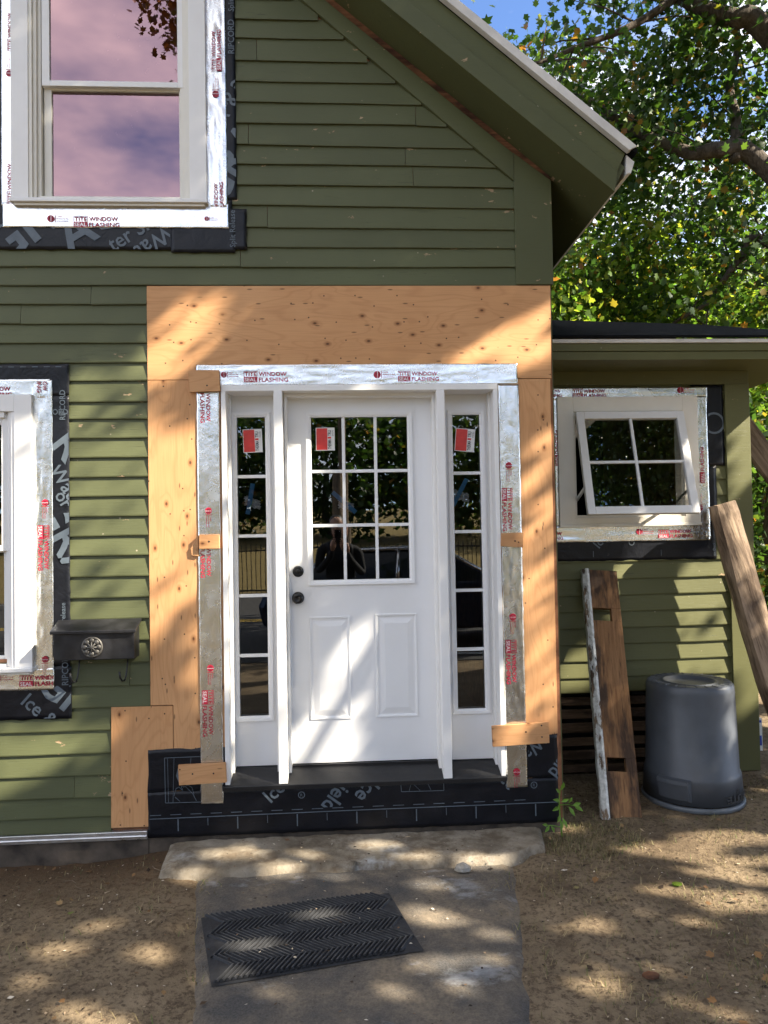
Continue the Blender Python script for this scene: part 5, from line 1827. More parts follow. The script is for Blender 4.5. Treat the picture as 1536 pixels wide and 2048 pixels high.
def dens_r(x, y):
    if -0.78 < x < 0.85 and y < -0.05:
        e = min(abs(x + 0.62), abs(x - 0.72))
        return 0.25 if e < 0.09 and noise.noise(Vector((x * 5, y * 5, 2))) > 0 else 0.0
    if x < 1.15 and y > -0.03 or y > 0.75:
        return 0.0
    d = 0.16 + 0.9 * max(0, noise.noise(Vector((x * 2.2, y * 2.6, 5))) + 0.05)
    if x < 0:
        d *= 0.30
    if math.hypot(x - 1.22, (y + 0.10) * 1.4) < 0.32:
        d = 0.95
    return d


tag(blades(15000, (-2.6, 3.8, -2.6, 0.75), 0.012, 0.038, 5, dens_r).build('dry_grass', 'grass', None), kind='stuff')
tag(blades(600, (1.02, 1.55, -0.34, 0.10), 0.02, 0.05, 8, lambda x, y: 0.9 if math.hypot(x - 1.25, (y + 0.12) * 1.4) < 0.28 and not (x < 1.15 and y > -0.03) else 0).build('grass_tuft', 'grass', None), kind='stuff')

rng = np.random.default_rng(21)
vs, fs = [], []
for i in range(11000):
    x, y = rng.uniform(-2.6, 3.6), rng.uniform(-2.4, 0.75)
    if x < 1.12 and y > -0.02:
        continue
    onpath = -0.72 < x < 0.8 and y < -0.03
    if onpath and rng.uniform() > 0.35:
        continue
    left = x < -0.8 and y > -0.7
    if not left and rng.uniform() > 0.62:
        continue
    s = rng.uniform(0.0025, 0.0085) * (2.2 if rng.uniform() > 0.95 else 1)
    a = rng.uniform(0, 6.28)
    el = rng.uniform(0.12, 0.9)
    z = gz(x, y) + 0.012 * noise.noise(Vector((x * 3, y * 3, 1))) + 0.008 * noise.noise(Vector((x * 9, y * 9, 4))) + 0.003
    if onpath:
        z = 0.014
        if -0.95 < x < 1.1 and y > -0.40:
            z = 0.064
        if -0.62 < x < 0.28 and -1.2 < y < -0.6:
            z = 0.034
    ca, sa = math.cos(a), math.sin(a)
    tz = rng.uniform(0, 0.5) * s
    k = len(vs)
    vs += [(x + ca * s, y + sa * s, z + tz), (x - sa * s * el, y + ca * s * el, z + 0.001), (x - ca * s, y - sa * s, z - tz * .3), (x + sa * s * el, y - ca * s * el, z + 0.0015)]
    fs.append((k, k + 1, k + 2, k + 3))
tag(MB().add(vs, fs).build('wood_chip_litter', 'litter', None), kind='stuff')


tw = MB()
rng = np.random.default_rng(91)
for i in range(110):
    x, y = rng.uniform(-2.5, 3.4), rng.uniform(-2.3, 0.4)
    if (x < 1.15 and y > -0.03) or (-0.75 < x < 0.85 and rng.uniform() > 0.2):
        continue
    L_, a_ = rng.uniform(0.02, 0.09), rng.uniform(0, 6.28)
    z_ = (0.016 if -0.75 < x < 0.85 else gz(x, y) + 0.012)
    tw.tube([(x, y, z_), (x + L_ * .5 * math.cos(a_), y + L_ * .5 * math.sin(a_), z_ + 0.004), (x + L_ * math.cos(a_ + .3), y + L_ * math.sin(a_ + .3), z_)], [0.0018, 0.0015, 0.0008], 5)
tag(tw.build('twig_litter', 'bark2', None), kind='stuff')
lp = []
while len(lp) < 150:
    x, y = rng.uniform(-2.5, 3.4), rng.uniform(-2.3, 0.6)
    if (x < 1.15 and y > -0.03) or (-0.75 < x < 0.85 and rng.uniform() > 0.15):
        continue
    lp.append((x, y, (0.018 if -0.75 < x < 0.85 else gz(x, y) + 0.014)))
leaf_mesh('leaf_scrap_litter', 'deadleaf', None, np.array(lp), 0.030, rng, True, 0.25, 'stuff')


def pebble(px, py, s, mat, name, label, cat, flat=0.4, zz=0.0):
    p = onz(px, py, zz)
    mb = MB()
    n = 8
    vs = [(0, 0, s * flat)]
    ring = []
    for k in range(n):
        a = 2 * math.pi * k / n
        r_ = s * (1 + 0.35 * noise.noise(Vector((k * 1.7, px, py))))
        vs.append((r_ * math.cos(a) * 1.4, r_ * math.sin(a), s * flat * 0.4))
    for k in range(n):
        a = 2 * math.pi * k / n
        vs.append((1.5 * s * math.cos(a), 1.05 * s * math.sin(a), -0.004))
    fs = [(0, 1 + k, 1 + (k + 1) % n) for k in range(n)] + [(1 + k, 1 + n + k, 1 + n + (k + 1) % n, 1 + (k + 1) % n) for k in range(n)]
    mb.add([(v[0] + p[0], v[1] + p[1], v[2] + zz) for v in vs], fs)
    return tag(mb.build(name, mat, None), label, cat)


pebble(926, 1738, 0.028, 'stone', 'stone', 'rough pale stone lying against the front of the step', 'stone', 1.2, 0.02)
pebble(1302, 1950, 0.022, 'rawwood', 'fallen_leaf', 'curled rust brown leaf lying on the dirt at lower right', 'leaf', 0.3, 0.012)
pebble(1354, 1767, 0.016, 'leafb', 'fallen_leaf', 'pale green fallen leaf on the sunlit dirt right of the path', 'leaf', 0.3, 0.012)


# ------------------------------------------------------------------ trees
def limb(mb, pts, r0, r1, n=8, wob=0.0, seed=0):
    """smooth tapered limb through points"""
    P = [Vector(p) for p in pts]
    out = []
    for i in range(len(P) - 1):
        p0, p1, p2, p3 = P[max(0, i - 1)], P[i], P[i + 1], P[min(len(P) - 1, i + 2)]
        for k in range(6):
            t = k / 6
            q = 0.5 * ((2 * p1) + (p2 - p0) * t + (2 * p0 - 5 * p1 + 4 * p2 - p3) * t * t + (3 * p1 - p0 - 3 * p2 + p3) * t ** 3)
            if wob:
                q = q + Vector((noise.noise(Vector((i + t, seed, 0))), noise.noise(Vector((i + t, seed, 5))), noise.noise(Vector((i + t, seed, 9))))) * wob
            out.append(q)
    out.append(P[-1])
    m_ = len(out)
    mb.tube(out, [r0 + (r1 - r0) * i / (m_ - 1) for i in range(m_)], n)
    return out


def clusters(centers, per, spread, rng):
    c = np.repeat(np.array(centers), per, axis=0)
    return c + rng.normal(size=c.shape) * np.array(spread)


def vnoise(p, s, seed):
    return noise.noise(Vector((p[0] * s + seed, p[1] * s, p[2] * s)))


# --- near maple over the addition: trunk just outside the right edge of the picture
rng = np.random.default_rng(31)
TB = (7.4, 4.6, 0.0)
maple = thing('maple_tree', 'big dark maple with limbs reaching over the roof from the right edge', 'tree', TB)
tk = MB()
limb(tk, [TB, (7.2, 4.6, 2.0), (6.9, 4.5, 4.2), (6.6, 4.5, 6.5), (6.3, 4.6, 10.5)], 0.34, 0.12, 12, 0.05, 2)
tk.build('trunk', 'bark', maple, True)
near_limbs = [
    ([(6.95, 4.5, 3.7), at(1536, 340, 4.6), at(1440, 300, 4.6), at(1380, 306, 4.7), at(1300, 275, 4.8), at(1200, 215, 5.0), at(1140, 190, 5.1)], 0.13, 0.03),
    ([(6.75, 4.5, 5.4), at(1536, 70, 4.4), at(1470, 38, 4.4), at(1400, 14, 4.5), at(1330, -20, 4.6), at(1230, -60, 4.6)], 0.15, 0.05),
    ([at(1420, -60, 4.5), at(1340, 5, 4.4), at(1240, 62, 4.3), at(1150, 95, 4.2), at(1060, 128, 4.1)], 0.06, 0.018),
    ([at(1470, 320, 4.6), at(1472, 240, 4.8), at(1460, 170, 5.0), at(1475, 80, 5.2), at(1450, -60, 5.3)], 0.07, 0.03),
    ([(7.0, 4.6, 3.2), at(1536, 488, 5.2), at(1480, 520, 5.3), at(1440, 570, 5.4), at(1400, 615, 5.5), at(1345, 650, 5.6)], 0.06, 0.02),
    ([(6.6, 4.5, 6.6), (5.2, 3.6, 7.6), (3.8, 2.6, 8.0), (2.4, 2.0, 7.9)], 0.14, 0.03),
    ([(6.4, 4.6, 8.0), (5.4, 5.6, 9.2), (4.2, 6.2, 9.8)], 0.12, 0.03),
]
cen = []
for i, (pts, r0, r1) in enumerate(near_limbs):
    lb = MB()
    path = limb(lb, pts, r0, r1, 9, 0.03, i * 3.3)
    # side twigs
    for q in path[6::4]:
        for _ in range(2):
            d = Vector(rng.normal(size=3))
            d.z = d.z * 0.5 + 0.1
            d.y = abs(d.y) * 0.8 - 0.1
            d.normalize()
            e = q + d * rng.uniform(0.4, 1.0)
            lb.tube([q, q + (e - q) * 0.5 + Vector((0, 0, 0.05)), e], [0.014, 0.010, 0.004], 5)
            cen += [tuple(q + (e - q) * t) for t in (0.5, 0.8, 1.05)]
    lb.build('limb', 'bark', maple, True)
# crown: shell of clumps around the limbs + upper canopy, thinner where the sky shows
k = 0
extra = []
while len(extra) < 640 and k < 40000:
    k += 1
    p = np.array([rng.uniform(1.7, 6.4), rng.uniform(4.7, 7.2), rng.uniform(4.4, 8.2)])
    if vnoise(p, 0.85, 3.0) < 0.02:
        continue
    # keep clear of the house roof
    if p[0] < 1.9 and p[2] < 4.2:
        continue
    extra.append(tuple(p))
up = []
k = 0
while len(up) < 130 and k < 20000:
    k += 1
    p = np.array([rng.uniform(1.2, 7.0), rng.uniform(1.8, 4.6), rng.uniform(7.8, 10.5)])
    if vnoise(p, 0.5, 9.0) < -0.12:
        continue
    up.append(tuple(p))
pos = np.concatenate([clusters(cen, 13, (0.20, 0.20, 0.17), rng), clusters(extra, 26, (0.28, 0.28, 0.22), rng)])
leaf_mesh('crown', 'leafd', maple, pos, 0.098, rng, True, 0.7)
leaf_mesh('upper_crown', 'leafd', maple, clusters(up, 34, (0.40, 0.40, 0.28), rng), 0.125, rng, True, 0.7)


# --- trees further back, sunlit
def back_tree(name, label, base, height, rad, n_cl, per, size, seed, mat='leafb', zlow=0.25, group=None, bark='bark', maple_l=False, flat=1.0, tr=None):
    rng = np.random.default_rng(seed)
    o = thing(name, label, 'tree', base, group)
    t = MB()
    top_ = (base[0] + rng.uniform(-.4, .4), base[1] + rng.uniform(-.4, .4), base[2] + height * 0.85)
    limb(t, [base, (base[0] + rng.uniform(-.2, .2), base[1], base[2] + height * 0.3), (base[0] + rng.uniform(-.4, .4), base[1], base[2] + height * 0.6), top_], tr or (0.03 * height ** 0.9 + 0.03), 0.03, 9, 0.05, seed)
    t.build('trunk', bark, o, True)
    lm = MB()
    for q in range(9):
        a = rng.uniform(0, 6.28)
        z0_ = base[2] + height * rng.uniform(0.25, 0.7)
        r_ = rad * rng.uniform(0.55, 0.95)
        limb(lm, [(base[0], base[1], z0_), (base[0] + r_ * .5 * math.cos(a), base[1] + r_ * .5 * math.sin(a), z0_ + height * .07), (base[0] + r_ * math.cos(a), base[1] + r_ * math.sin(a), z0_ + height * rng.uniform(.05, .2))], 0.05, 0.012, 6, 0.04, seed + q)
    lm.build('limbs', bark, o, True)
    cs = []
    k = 0
    while len(cs) < n_cl and k < n_cl * 60:
        k += 1
        v = rng.normal(size=3)
        v /= np.linalg.norm(v)
        r_ = rng.uniform(0.25, 1.0) ** 0.45
        p = np.array([v[0] * rad * r_, v[1] * rad * r_ * flat, v[2] * height * (1 - zlow) / 2 * r_]) + np.array([base[0], base[1], base[2] + height * (1 + zlow) / 2])
        if vnoise(p, 0.75, seed) < -0.08:
            continue
        cs.append(tuple(p))
    leaf_mesh('crown', mat, o, clusters(cs, per, (size * 2.2, size * 2.2, size * 1.6), rng), size, rng, maple_l, 0.75)
    return o


G1 = 'trees behind the addition'
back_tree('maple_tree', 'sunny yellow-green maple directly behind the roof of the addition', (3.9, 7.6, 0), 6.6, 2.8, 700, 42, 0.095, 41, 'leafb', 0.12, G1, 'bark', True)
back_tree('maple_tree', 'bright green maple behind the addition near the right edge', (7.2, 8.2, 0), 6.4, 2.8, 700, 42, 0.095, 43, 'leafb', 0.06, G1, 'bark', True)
back_tree('maple_tree', 'tall pale green tree farther behind the house corner', (4.6, 12.5, 0), 8.6, 3.6, 700, 34, 0.15, 47, 'leafb', 0.10, G1)
back_tree('maple_tree', 'tall tree far behind the addition at the right edge', (10.2, 13.5, 0), 8.4, 3.8, 700, 34, 0.15, 53, 'leafb', 0.05, G1)
back_tree('maple_tree', 'broad dark tree closing the view far behind the house corner', (8.5, 20.0, 0), 10.5, 5.0, 420, 26, 0.28, 67, 'leafd', 0.0, G1)
back_tree('maple_tree', 'broad dark tree far behind the addition at left of the pale house', (15.5, 19.5, 0), 10.0, 4.6, 420, 26, 0.28, 71, 'leafd', 0.0, G1)
back_tree('bush', 'dark bushy undergrowth behind the leaning planks', (5.2, 4.6, 0), 3.2, 1.3, 260, 22, 0.10, 59, 'leafd', 0.0, None)
back_tree('bush', 'low shrub far right behind the leaning planks', (7.6, 6.4, 0), 3.0, 1.6, 240, 22, 0.11, 61, 'leafd', 0.0, None)

# pale neighbouring house glimpsed through the leaves
nb = thing('neighbour_house', 'pale grey house glimpsed through the leaves behind the addition', 'house', (16.5, 24, 0))
MB().box(13.5, 20.5, 24, 31, 0, 6.2).build('wall', 'pale', nb)
for k in range(30):
    MB().box(13.45, 20.5, 23.97, 23.999, 0.2 + k * 0.2, 0.385 + k * 0.2).build('siding_board', 'pale', nb)
MB().prism([(13.0, 6.2), (21.0, 6.2), (17.0, 9.6)], 23.6, 31.4).build('roof', 'shingle', nb)
for x in (14.3, 17.2):
    wv = MB().box(x, x + 1.0, 23.93, 23.965, 3.4, 5.0).build('window', 'white', nb)
    MB().box(x + 0.1, x + 0.9, 23.915, 23.929, 3.5, 4.9).build('pane', 'carglass', wv)

# ------------------------------------------------------------------ unseen tree placed right of the view, its crown cut to shape the sun patches
e1 = np.cross(SUNV, (0, 0, 1.0))
e1 /= np.linalg.norm(e1)
e2 = np.cross(e1, SUNV)


def uv(p):
    p = np.asarray(p, float)
    return np.array([p @ e1, p @ e2])


def blob(cx, cy, rx, ry, n=18, ang=0.0):
    c_, s_ = math.cos(R(ang)), math.sin(R(ang))
    return [(cx + rx * math.cos(2 * math.pi * k / n) * c_ - ry * math.sin(2 * math.pi * k / n) * s_, cy + rx * math.cos(2 * math.pi * k / n) * s_ + ry * math.sin(2 * math.pi * k / n) * c_) for k in range(n)]


GAPS = []        # (polygon in u,v, share of leaves kept inside)


def gapF(poly, keep=0.0, Y=-0.018):
    GAPS.append((np.array([uv(at(x, y, Y)) for x, y in poly]), keep))


def gapG(cx, cy, rx, ry, keep=0.0, Z=0.0, ang=0):
    GAPS.append((np.array([uv(onz(x, y, Z)) for x, y in blob(cx, cy, rx * 0.8, ry * 0.8, 18, ang)]), keep))


# openings of the crown, listed by the sun patches they throw
gapF([(298, 700), (325, 625), (420, 600), (468, 640), (430, 690), (375, 725), (300, 770)], 0.5)
gapF([(1104, 612), (1104, 645), (960, 730), (878, 738), (950, 690)], 0.12)
gapF([(1104, 665), (1104, 705), (1045, 738), (985, 738)], 0.12)
gapF([(298, 880), (350, 850), (398, 870), (398, 1170), (350, 1215), (298, 1262)], 0.10)
gapF([(120, 890), (297, 850), (297, 1310), (150, 1290), (115, 1180)], 0.22)
gapF([(140, 760), (297, 700), (297, 790), (200, 850), (140, 860)], 0.45)
gapF([(-20, 1462), (235, 1460), (100, 1530), (-20, 1600)], 0.0)
gapF([(-60, 880), (110, 830), (112, 1260), (75, 1290), (40, 1330), (-60, 1340)], 0.25, -0.05)
gapF([(398, 880), (440, 860), (440, 1400), (398, 1330)], 0.35)
gapF([(1046, 900), (1100, 870), (1110, 1440), (1062, 1450)], 0.45)
gapF([(540, 850), (588, 850), (590, 1570), (545, 1570)], 0.25, -0.036)
gapF([(572, 905), (600, 880), (628, 960), (622, 1090), (575, 1150)], 0.0, 0.112)
gapF([(580, 1540), (580, 1480), (640, 1425), (700, 1262), (742, 1252), (742, 1300), (698, 1330), (692, 1545)], 0.05, 0.112)
gapF([(1000, 1330), (1014, 1330), (1014, 1560), (1000, 1560)], 0.3, -0.03)
gapF([(1240, 1126), (1294, 1126), (1236, 1168)], 0.0, AY)
gapF([(1372, 1122), (1470, 1122), (1480, 1350), (1262, 1350), (1330, 1205)], 0.03, AY)
gapF([(1112, 1325), (1175, 1292), (1180, 1372), (1112, 1384)], 0.05, AY)
gapF([(1495, 785), (1445, 832), (1445, 1015), (1500, 955)], 0.05, AY)
gapF([(1462, 1275), (1505, 1240), (1512, 1390), (1462, 1440)], 0.08, AY)
gapF([(1350, 905), (1400, 850), (1404, 1066), (1335, 1060)], 0.15, AY - 0.1)
gapF([(1405, 1000), (1480, 1000), (1540, 1250), (1540, 1420), (1480, 1280)], 0.25, 0.55)
gapF([(1430, 1340), (1475, 1345), (1490, 1420), (1440, 1520), (1415, 1470)], 0.45, 0.25)
gapF([(1265, 1380), (1300, 1380), (1300, 1460), (1262, 1460)], 0.0, AY)
gapF([(270, 1262), (240, 1320), (170, 1318), (170, 1262)], 0.1, -0.12)
for a in ((125, 1895, 52, 13), (310, 1905, 42, 15), (345, 1992, 62, 20), (150, 2022, 62, 15), (205, 1846, 34, 8), (220, 2046, 70, 8), (352, 1852, 22, 6), (60, 1960, 30, 6)):
    gapG(*a)
for a in ((470, 1703, 72, 9), (575, 1727, 52, 8), (645, 1702, 34, 8), (400, 1738, 30, 8), (760, 1682, 40, 6), (850, 1706, 42, 7), (985, 1712, 60, 7), (500, 1690, 30, 5), (700, 1735, 25, 5)):
    gapG(*a, 0.05, 0.06)
for a in ((840, 1772, 52, 8), (885, 1832, 92, 26), (1000, 1862, 42, 18), (872, 1930, 42, 16), (965, 1922, 58, 9), (920, 1976, 30, 9), (785, 1987, 42, 11), (490, 1902, 66, 12), (625, 1840, 50, 11), (440, 1960, 30, 9), (520, 1985, 45, 10)):
    gapG(*a, 0.08)
for a in ((1340, 1700, 95, 14), (1450, 1678, 92, 13), (1465, 1722, 80, 9), (1465, 1802, 72, 22), (1330, 1780, 52, 8), (1190, 1852, 46, 9), (1205, 1921, 46, 11), (1285, 1942, 62, 13), (1480, 2032, 36, 11), (1430, 1742, 62, 7), (1200, 1971, 36, 7), (1400, 1842, 32, 7), (1520, 1760, 40, 8), (1130, 1660, 20, 5), (1530, 1580, 26, 7), (1528, 1448, 18, 14), (1380, 2010, 24, 6)):
    gapG(a[0], a[1], a[2] * 1.3, a[3] * 1.25, 0.04)

cell = 0.015
us = np.concatenate([gp for gp, _ in GAPS])
lo_, hi_ = us.min(0) - 0.35, us.max(0) + 0.35
box_uv = [uv(p) for p in ((-3.6, 0, 0), (-3.6, 0, 5.2), (1.2, 0, 4.6), (3.2, 0.6, 3.0), (-2.5, -2.4, 0), (2.9, -2.4, 0), (3.0, 1.0, 0))]
lo_ = np.minimum(lo_, np.min(box_uv, 0) - 0.3)
hi_ = np.maximum(hi_, np.max(box_uv, 0) + 0.3)
nu_, nv_ = (np.ceil((hi_ - lo_) / cell)).astype(int)
GU, GV = np.meshgrid(lo_[0] + (np.arange(nu_) + .5) * cell, lo_[1] + (np.arange(nv_) + .5) * cell, indexing='ij')
KEEP = np.ones(GU.shape)
for poly, keep in GAPS:
    ins = np.zeros(GU.shape, bool)
    n = len(poly)
    for i in range(n):
        x1, y1 = poly[i]
        x2, y2 = poly[(i + 1) % n]
        if abs(y2 - y1) < 1e-12:
            continue
        cr_ = ((y1 > GV) != (y2 > GV)) & (GU < (x2 - x1) * (GV - y1) / (y2 - y1) + x1)
        ins ^= cr_
    KEEP[ins] = np.minimum(KEEP[ins], keep)
# widen by the leaf radius so that leaves do not poke into the openings
K2 = KEEP.copy()
for sx_ in range(-2, 3):
    for sy_ in range(-2, 3):
        if sx_ * sx_ + sy_ * sy_ <= 4:
            K2 = np.minimum(K2, np.roll(np.roll(KEEP, sx_, 0), sy_, 1))

rng = np.random.default_rng(77)
shade = thing('shading_tree', 'unseen tree placed right of the yard, crown shaped to cast the dappled shade', 'tree', (9.4, -5.6, 0.0))
LAI = 8.0
NL = int(LAI * (hi_ - lo_).prod() / 0.0022)
U = rng.uniform(lo_[0], hi_[0], NL)
Vv = rng.uniform(lo_[1], hi_[1], NL)
iu = np.clip(((U - lo_[0]) / cell).astype(int), 0, nu_ - 1)
iv = np.clip(((Vv - lo_[1]) / cell).astype(int), 0, nv_ - 1)
kk = K2[iu, iv]
ok = rng.uniform(size=NL) < np.where(kk < 1, -np.log(1 - np.minimum(kk, 0.95)) / LAI, 1.0)
U, Vv = U[ok], Vv[ok]
T_ = rng.uniform(8.0, 11.0, len(U))
base_d = T_
P = U[:, None] * e1 + Vv[:, None] * e2 + base_d[:, None] * SUNV
P = P[P[:, 2] > 2.6]
# no leaves where the roof edge already shades the gable
tq = P[:, 1] / SUNV[1]
FX, FZ = P[:, 0] - tq * SUNV[0], P[:, 2] - tq * SUNV[2]
P = P[~((FX < 1.1) & (FZ > 4.1 - 0.82 * np.maximum(FX, -1.9)))]
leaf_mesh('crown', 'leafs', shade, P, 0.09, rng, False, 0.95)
t = MB()
limb(t, [(9.4, -5.6, -0.1), (9.3, -5.6, 2.0), (9.2, -5.6, 4.0), (9.0, -5.5, 6.0), (8.6, -5.4, 8.0)], 0.26, 0.12, 12, 0.05, 5)
limb(t, [(9.1, -5.5, 5.0), (7.8, -4.2, 5.8), (6.4, -2.8, 6.0), (5.0, -1.6, 6.1), (3.9, -1.0, 6.0)], 0.07, 0.012, 8, 0.05, 6)
limb(t, [(9.1, -5.5, 4.2), (8.0, -4.4, 4.6), (6.9, -3.0, 4.9), (6.0, -1.8, 4.7)], 0.05, 0.012, 8, 0.05, 8)
t.build('trunk', 'bark', shade, True)

# ------------------------------------------------------------------ across the street (seen only in the panes)
G2 = 'trees across the street'
TL_ = ['dark green tree across the street, mirrored left of the door trunk', 'low dark tree across the street behind the iron fence', 'tall dark tree straight across the street behind the slim trunk', 'round dark tree across the street behind the parked car', 'dark tree across the street mirrored in the right sidelight',
       'broad dark tree far right across the street', 'broad dark tree far left across the street', 'last dark tree at the right end of the lawn across the street']
for i, (x, y, h, r_) in enumerate(((-14, -36, 9.5, 4.2), (-7, -40, 9.0, 4.0), (-0.5, -38, 10.0, 4.2), (6, -41, 9.2, 4.0), (13, -37, 10.5, 4.5), (20, -35, 11, 4.6), (-21, -33, 11, 4.6), (27, -30, 11, 4.6))):
    back_tree('shade_tree', TL_[i], (x, y, gz(x, y) - 0.1), h, r_, 260, 22, 0.42, 101 + i, 'leafd', 0.0, G2)
back_tree('street_tree', 'slim bare-trunked tree across the street mirrored in the door glass', (0.02, -16.6, 0), 21.0, 5.4, 900, 34, 0.19, 131, 'leafr', 0.63, None, 'bark2', True, 1.0, 0.17)
back_tree('yard_tree', 'leafy tree in the front yard mirrored in the awning window', (8.2, -11.5, 0), 13.0, 3.2, 300, 20, 0.20, 137, 'leafd', 0.42, None, 'bark')

fn = thing('iron_fence', 'low black iron picket fence along the lawn across the street', 'fence', (0, -15.1, 0))
MB().box(-8, 10, -15.12, -15.09, 1.18, 1.22).box(-8, 10, -15.12, -15.09, 0.15, 0.19).build('rail', 'iron', fn)
pk = None
for i in range(150):
    x = -8 + i * 0.12
    if pk is None:
        pk = MB().box(-8.009, -7.991, -15.115, -15.097, 0.0, 1.36).build('picket', 'iron', fn)
    else:
        o = pk.copy()
        o.location = (x + 8, 0, 0)
        COL.objects.link(o)

# parked car
cx_, cy_ = 1.15, -6.7
car = thing('parked_car', 'dark blue parked sedan mirrored in the door glass', 'car', (cx_, cy_, 0.012))
cb = MB()
side = [(-2.2, 0.35), (-2.25, 0.62), (-2.15, 0.86), (-1.45, 0.93), (0.85, 0.93), (1.75, 0.84), (2.2, 0.70), (2.25, 0.40), (2.1, 0.26), (-2.0, 0.26)]
cb.prism([(cx_ + x, z + 0.012) for x, z in side], cy_ - 0.86, cy_ + 0.86)
cb.build('body', 'car', car, bevel=0.07, seg=3)
cab = MB()
lo = [(-1.75, 0.92), (0.95, 0.92)]
hi = [(-1.05, 1.36), (0.15, 1.38)]
vs = []
for (x, z), w in ((lo[0], .78), (lo[1], .78), (hi[1], .58), (hi[0], .58)):
    vs += [(cx_ + x, cy_ - w, z + .012), (cx_ + x, cy_ + w, z + .012)]
cab.add(vs, [(0, 2, 4, 6), (1, 7, 5, 3), (0, 1, 3, 2), (2, 3, 5, 4), (4, 5, 7, 6), (6, 7, 1, 0)])
cab.build('cabin_glass', 'carglass', car, bevel=0.02)
rfm = MB()
rfm.add([(cx_ - 1.10, cy_ - .60, 1.372), (cx_ + .20, cy_ - .60, 1.392), (cx_ + .20, cy_ + .60, 1.392), (cx_ - 1.10, cy_ + .60, 1.372), (cx_ - 1.02, cy_ - .52, 1.42), (cx_ + .1, cy_ - .52, 1.44), (cx_ + .1, cy_ + .52, 1.44), (cx_ - 1.02, cy_ + .52, 1.42)],
        [(0, 1, 5, 4), (1, 2, 6, 5), (2, 3, 7, 6), (3, 0, 4, 7), (4, 5, 6, 7), (3, 2, 1, 0)])
rfm.build('roof_panel', 'car', car, bevel=0.02)
for s_ in (-1, 1):
    tr = MB()
    tr.tube([(cx_ - 1.78, cy_ + s_ * .79, .945), (cx_ - 1.08, cy_ + s_ * .60, 1.39), (cx_ + .16, cy_ + s_ * .60, 1.41), (cx_ + .98, cy_ + s_ * .79, .945)], 0.028, 8)
    tr.tube([(cx_ - .45, cy_ + s_ * .785, .94), (cx_ - .42, cy_ + s_ * .605, 1.385)], 0.03, 6)
    tr.build('pillar_trim', 'chrome', car, True)
    for x in (-1.35, 1.38):
        wh = MB()
        wh.lathe([(0.20, -0.10), (0.31, -0.10), (0.33, -0.06), (0.33, 0.06), (0.31, 0.10), (0.20, 0.10)], 24, (cx_ + x, cy_ + s_ * 0.80, 0.345), 'y')
        w_ = wh.build('wheel', 'tyre', car)
        MB().lathe([(0.2, -0.105), (0.2, 0.105)], 16, (cx_ + x, cy_ + s_ * 0.80, 0.345), 'y').build('rim', 'chrome', w_)
    MB().box(cx_ + 2.0, cx_ + 2.23, cy_ + s_ * 0.62 - 0.16, cy_ + s_ * 0.62 + 0.16, 0.62, 0.72).build('headlight', 'chrome', car, bevel=0.02)

# photographer, mirrored in the door glass
px0, py0 = -0.03, -4.36
per = thing('person', 'person in dark clothes holding up a phone, mirrored in the door glass', 'person', (px0, py0, 0))


def skin_body(name, mat, verts, edges, radii, root, parent, sub=2):
    me = bpy.data.meshes.new(name)
    org = ORG[parent]
    me.from_pydata([(v[0] + px0 - org.x, v[1] + py0 - org.y, v[2] - org.z) for v in verts], edges, [])
    o = bpy.data.objects.new(name, me)
    COL.objects.link(o)
    o.parent = parent
    ORG[o] = org
    sk = o.modifiers.new('skin', 'SKIN')
    sk.use_smooth_shade = True
    for i, r_ in enumerate(radii):
        rr_ = r_ if isinstance(r_, tuple) else (r_, r_)
        me.skin_vertices[0].data[i].radius = rr_
    me.skin_vertices[0].data[root].use_root = True
    sb = o.modifiers.new('sub', 'SUBSURF')
    sb.levels = sb.render_levels = sub
    me.materials.append(M[mat])
    return o


Vb = [(0, 0, 0.98), (0, 0.0, 1.15), (0, 0.0, 1.34), (0, 0.0, 1.46), (0, 0.02, 1.55),            # spine 0-4
      (0.19, 0.0, 1.42), (0.23, 0.03, 1.16), (0.09, 0.27, 1.34), (0.06, 0.31, 1.42),             # right arm 5-8
      (-0.19, 0.0, 1.42), (-0.23, 0.03, 1.16), (-0.09, 0.27, 1.34), (-0.06, 0.31, 1.42),         # left arm 9-12
      (0.10, 0, 0.90), (0.11, 0.01, 0.50), (0.12, -0.02, 0.09), (0.13, 0.15, 0.05),              # legs
      (-0.10, 0, 0.90), (-0.11, 0.01, 0.50), (-0.12, -0.02, 0.09), (-0.13, 0.15, 0.05)]
Eb = [(0, 1), (1, 2), (2, 3), (3, 4), (3, 5), (5, 6), (6, 7), (7, 8), (3, 9), (9, 10), (10, 11), (11, 12), (0, 13), (13, 14), (14, 15), (15, 16), (0, 17), (17, 18), (18, 19), (19, 20)]
Rb = [(.15, .11), (.15, .11), (.17, .12), (.09, .08), .055, .065, .048, .036, .03, .065, .048, .036, .03, (.09, .09), .065, .045, .04, (.09, .09), .065, .045, .04]
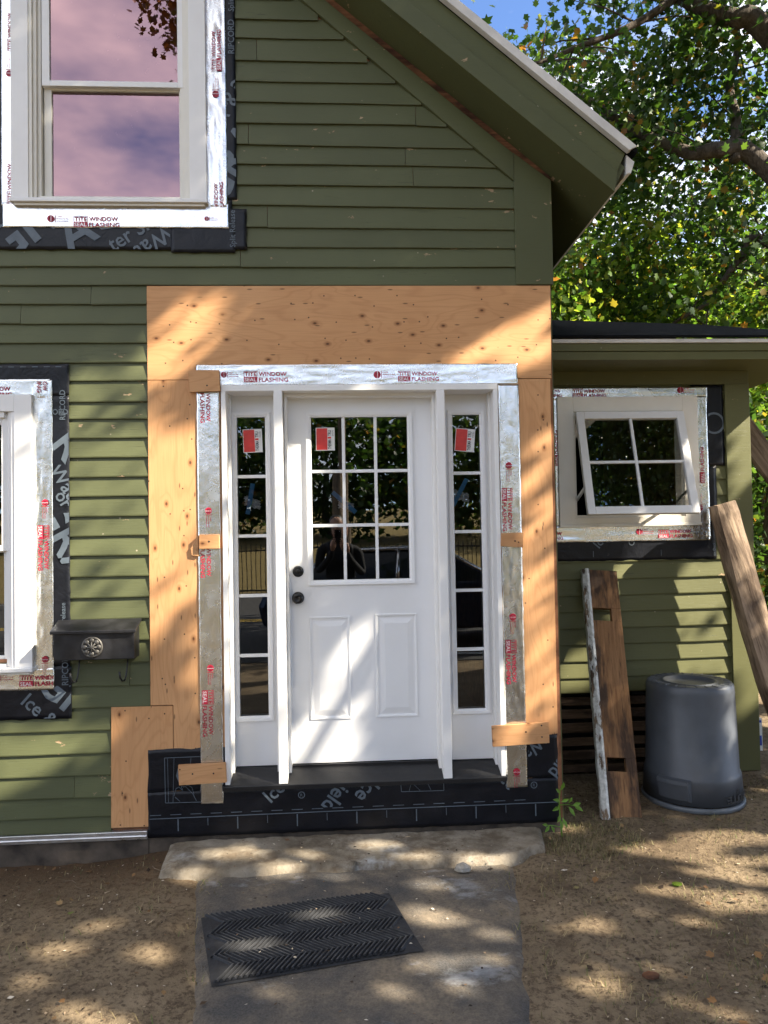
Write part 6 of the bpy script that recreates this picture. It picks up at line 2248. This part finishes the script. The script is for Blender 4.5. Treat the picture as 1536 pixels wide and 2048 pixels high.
skin_body('body', 'cloth', Vb, Eb, Rb, 0, per)
hd = MB()
hd.lathe([(0.02, -0.115), (0.055, -0.10), (0.070, -0.05), (0.076, 0.0), (0.078, 0.04), (0.070, 0.085), (0.045, 0.115), (0.01, 0.125)], 20, (px0, py0 + 0.04, 1.665), 'z')
hd.add([(px0 - 0.012, py0 + 0.112, 1.655), (px0 + 0.012, py0 + 0.112, 1.655), (px0, py0 + 0.14, 1.645), (px0, py0 + 0.112, 1.69)], [(0, 1, 2), (1, 3, 2), (3, 0, 2)])
hd.build('head', 'skin', per, True)
hr = MB()
hr.lathe([(0.080, -0.03), (0.088, 0.03), (0.082, 0.085), (0.056, 0.122), (0.01, 0.138)], 20, (px0, py0 + 0.015, 1.67), 'z')
hr.build('hair', 'hair', per, True)
for s_ in (-1, 1):
    hn = MB()
    hn.tube([(px0 + s_ * 0.062, py0 + 0.30, 1.42), (px0 + s_ * 0.055, py0 + 0.33, 1.47), (px0 + s_ * 0.048, py0 + 0.345, 1.52)], [0.026, 0.034, 0.028], 8)
    for f_ in range(4):
        z_ = 1.48 + f_ * 0.02
        hn.tube([(px0 + s_ * 0.052, py0 + 0.35, z_), (px0 + s_ * 0.046, py0 + 0.372, z_ + .004), (px0 + s_ * 0.024, py0 + 0.380, z_ + .006)], [0.009, 0.008, 0.006], 6)
    hn.tube([(px0 + s_ * 0.05, py0 + 0.335, 1.50), (px0 + s_ * 0.03, py0 + 0.335, 1.535), (px0 + s_ * 0.015, py0 + 0.338, 1.55)], [0.011, 0.010, 0.007], 6)
    hn.build('hand', 'skin', per, True)
ph = thing('phone', 'black phone held upright in both hands, mirrored in the door glass', 'phone', (px0, py0 + 0.36, 1.56))
MB().box(px0 - 0.038, px0 + 0.038, py0 + 0.355, py0 + 0.364, 1.485, 1.645).build('phone_body', 'knob', ph, bevel=0.004)
MB().lathe([(0.006, 0), (0.006, 0.002), (0.001, 0.0025)], 10, (px0 + 0.02, py0 + 0.3645, 1.628), 'y').build('flash', 'stw', ph)
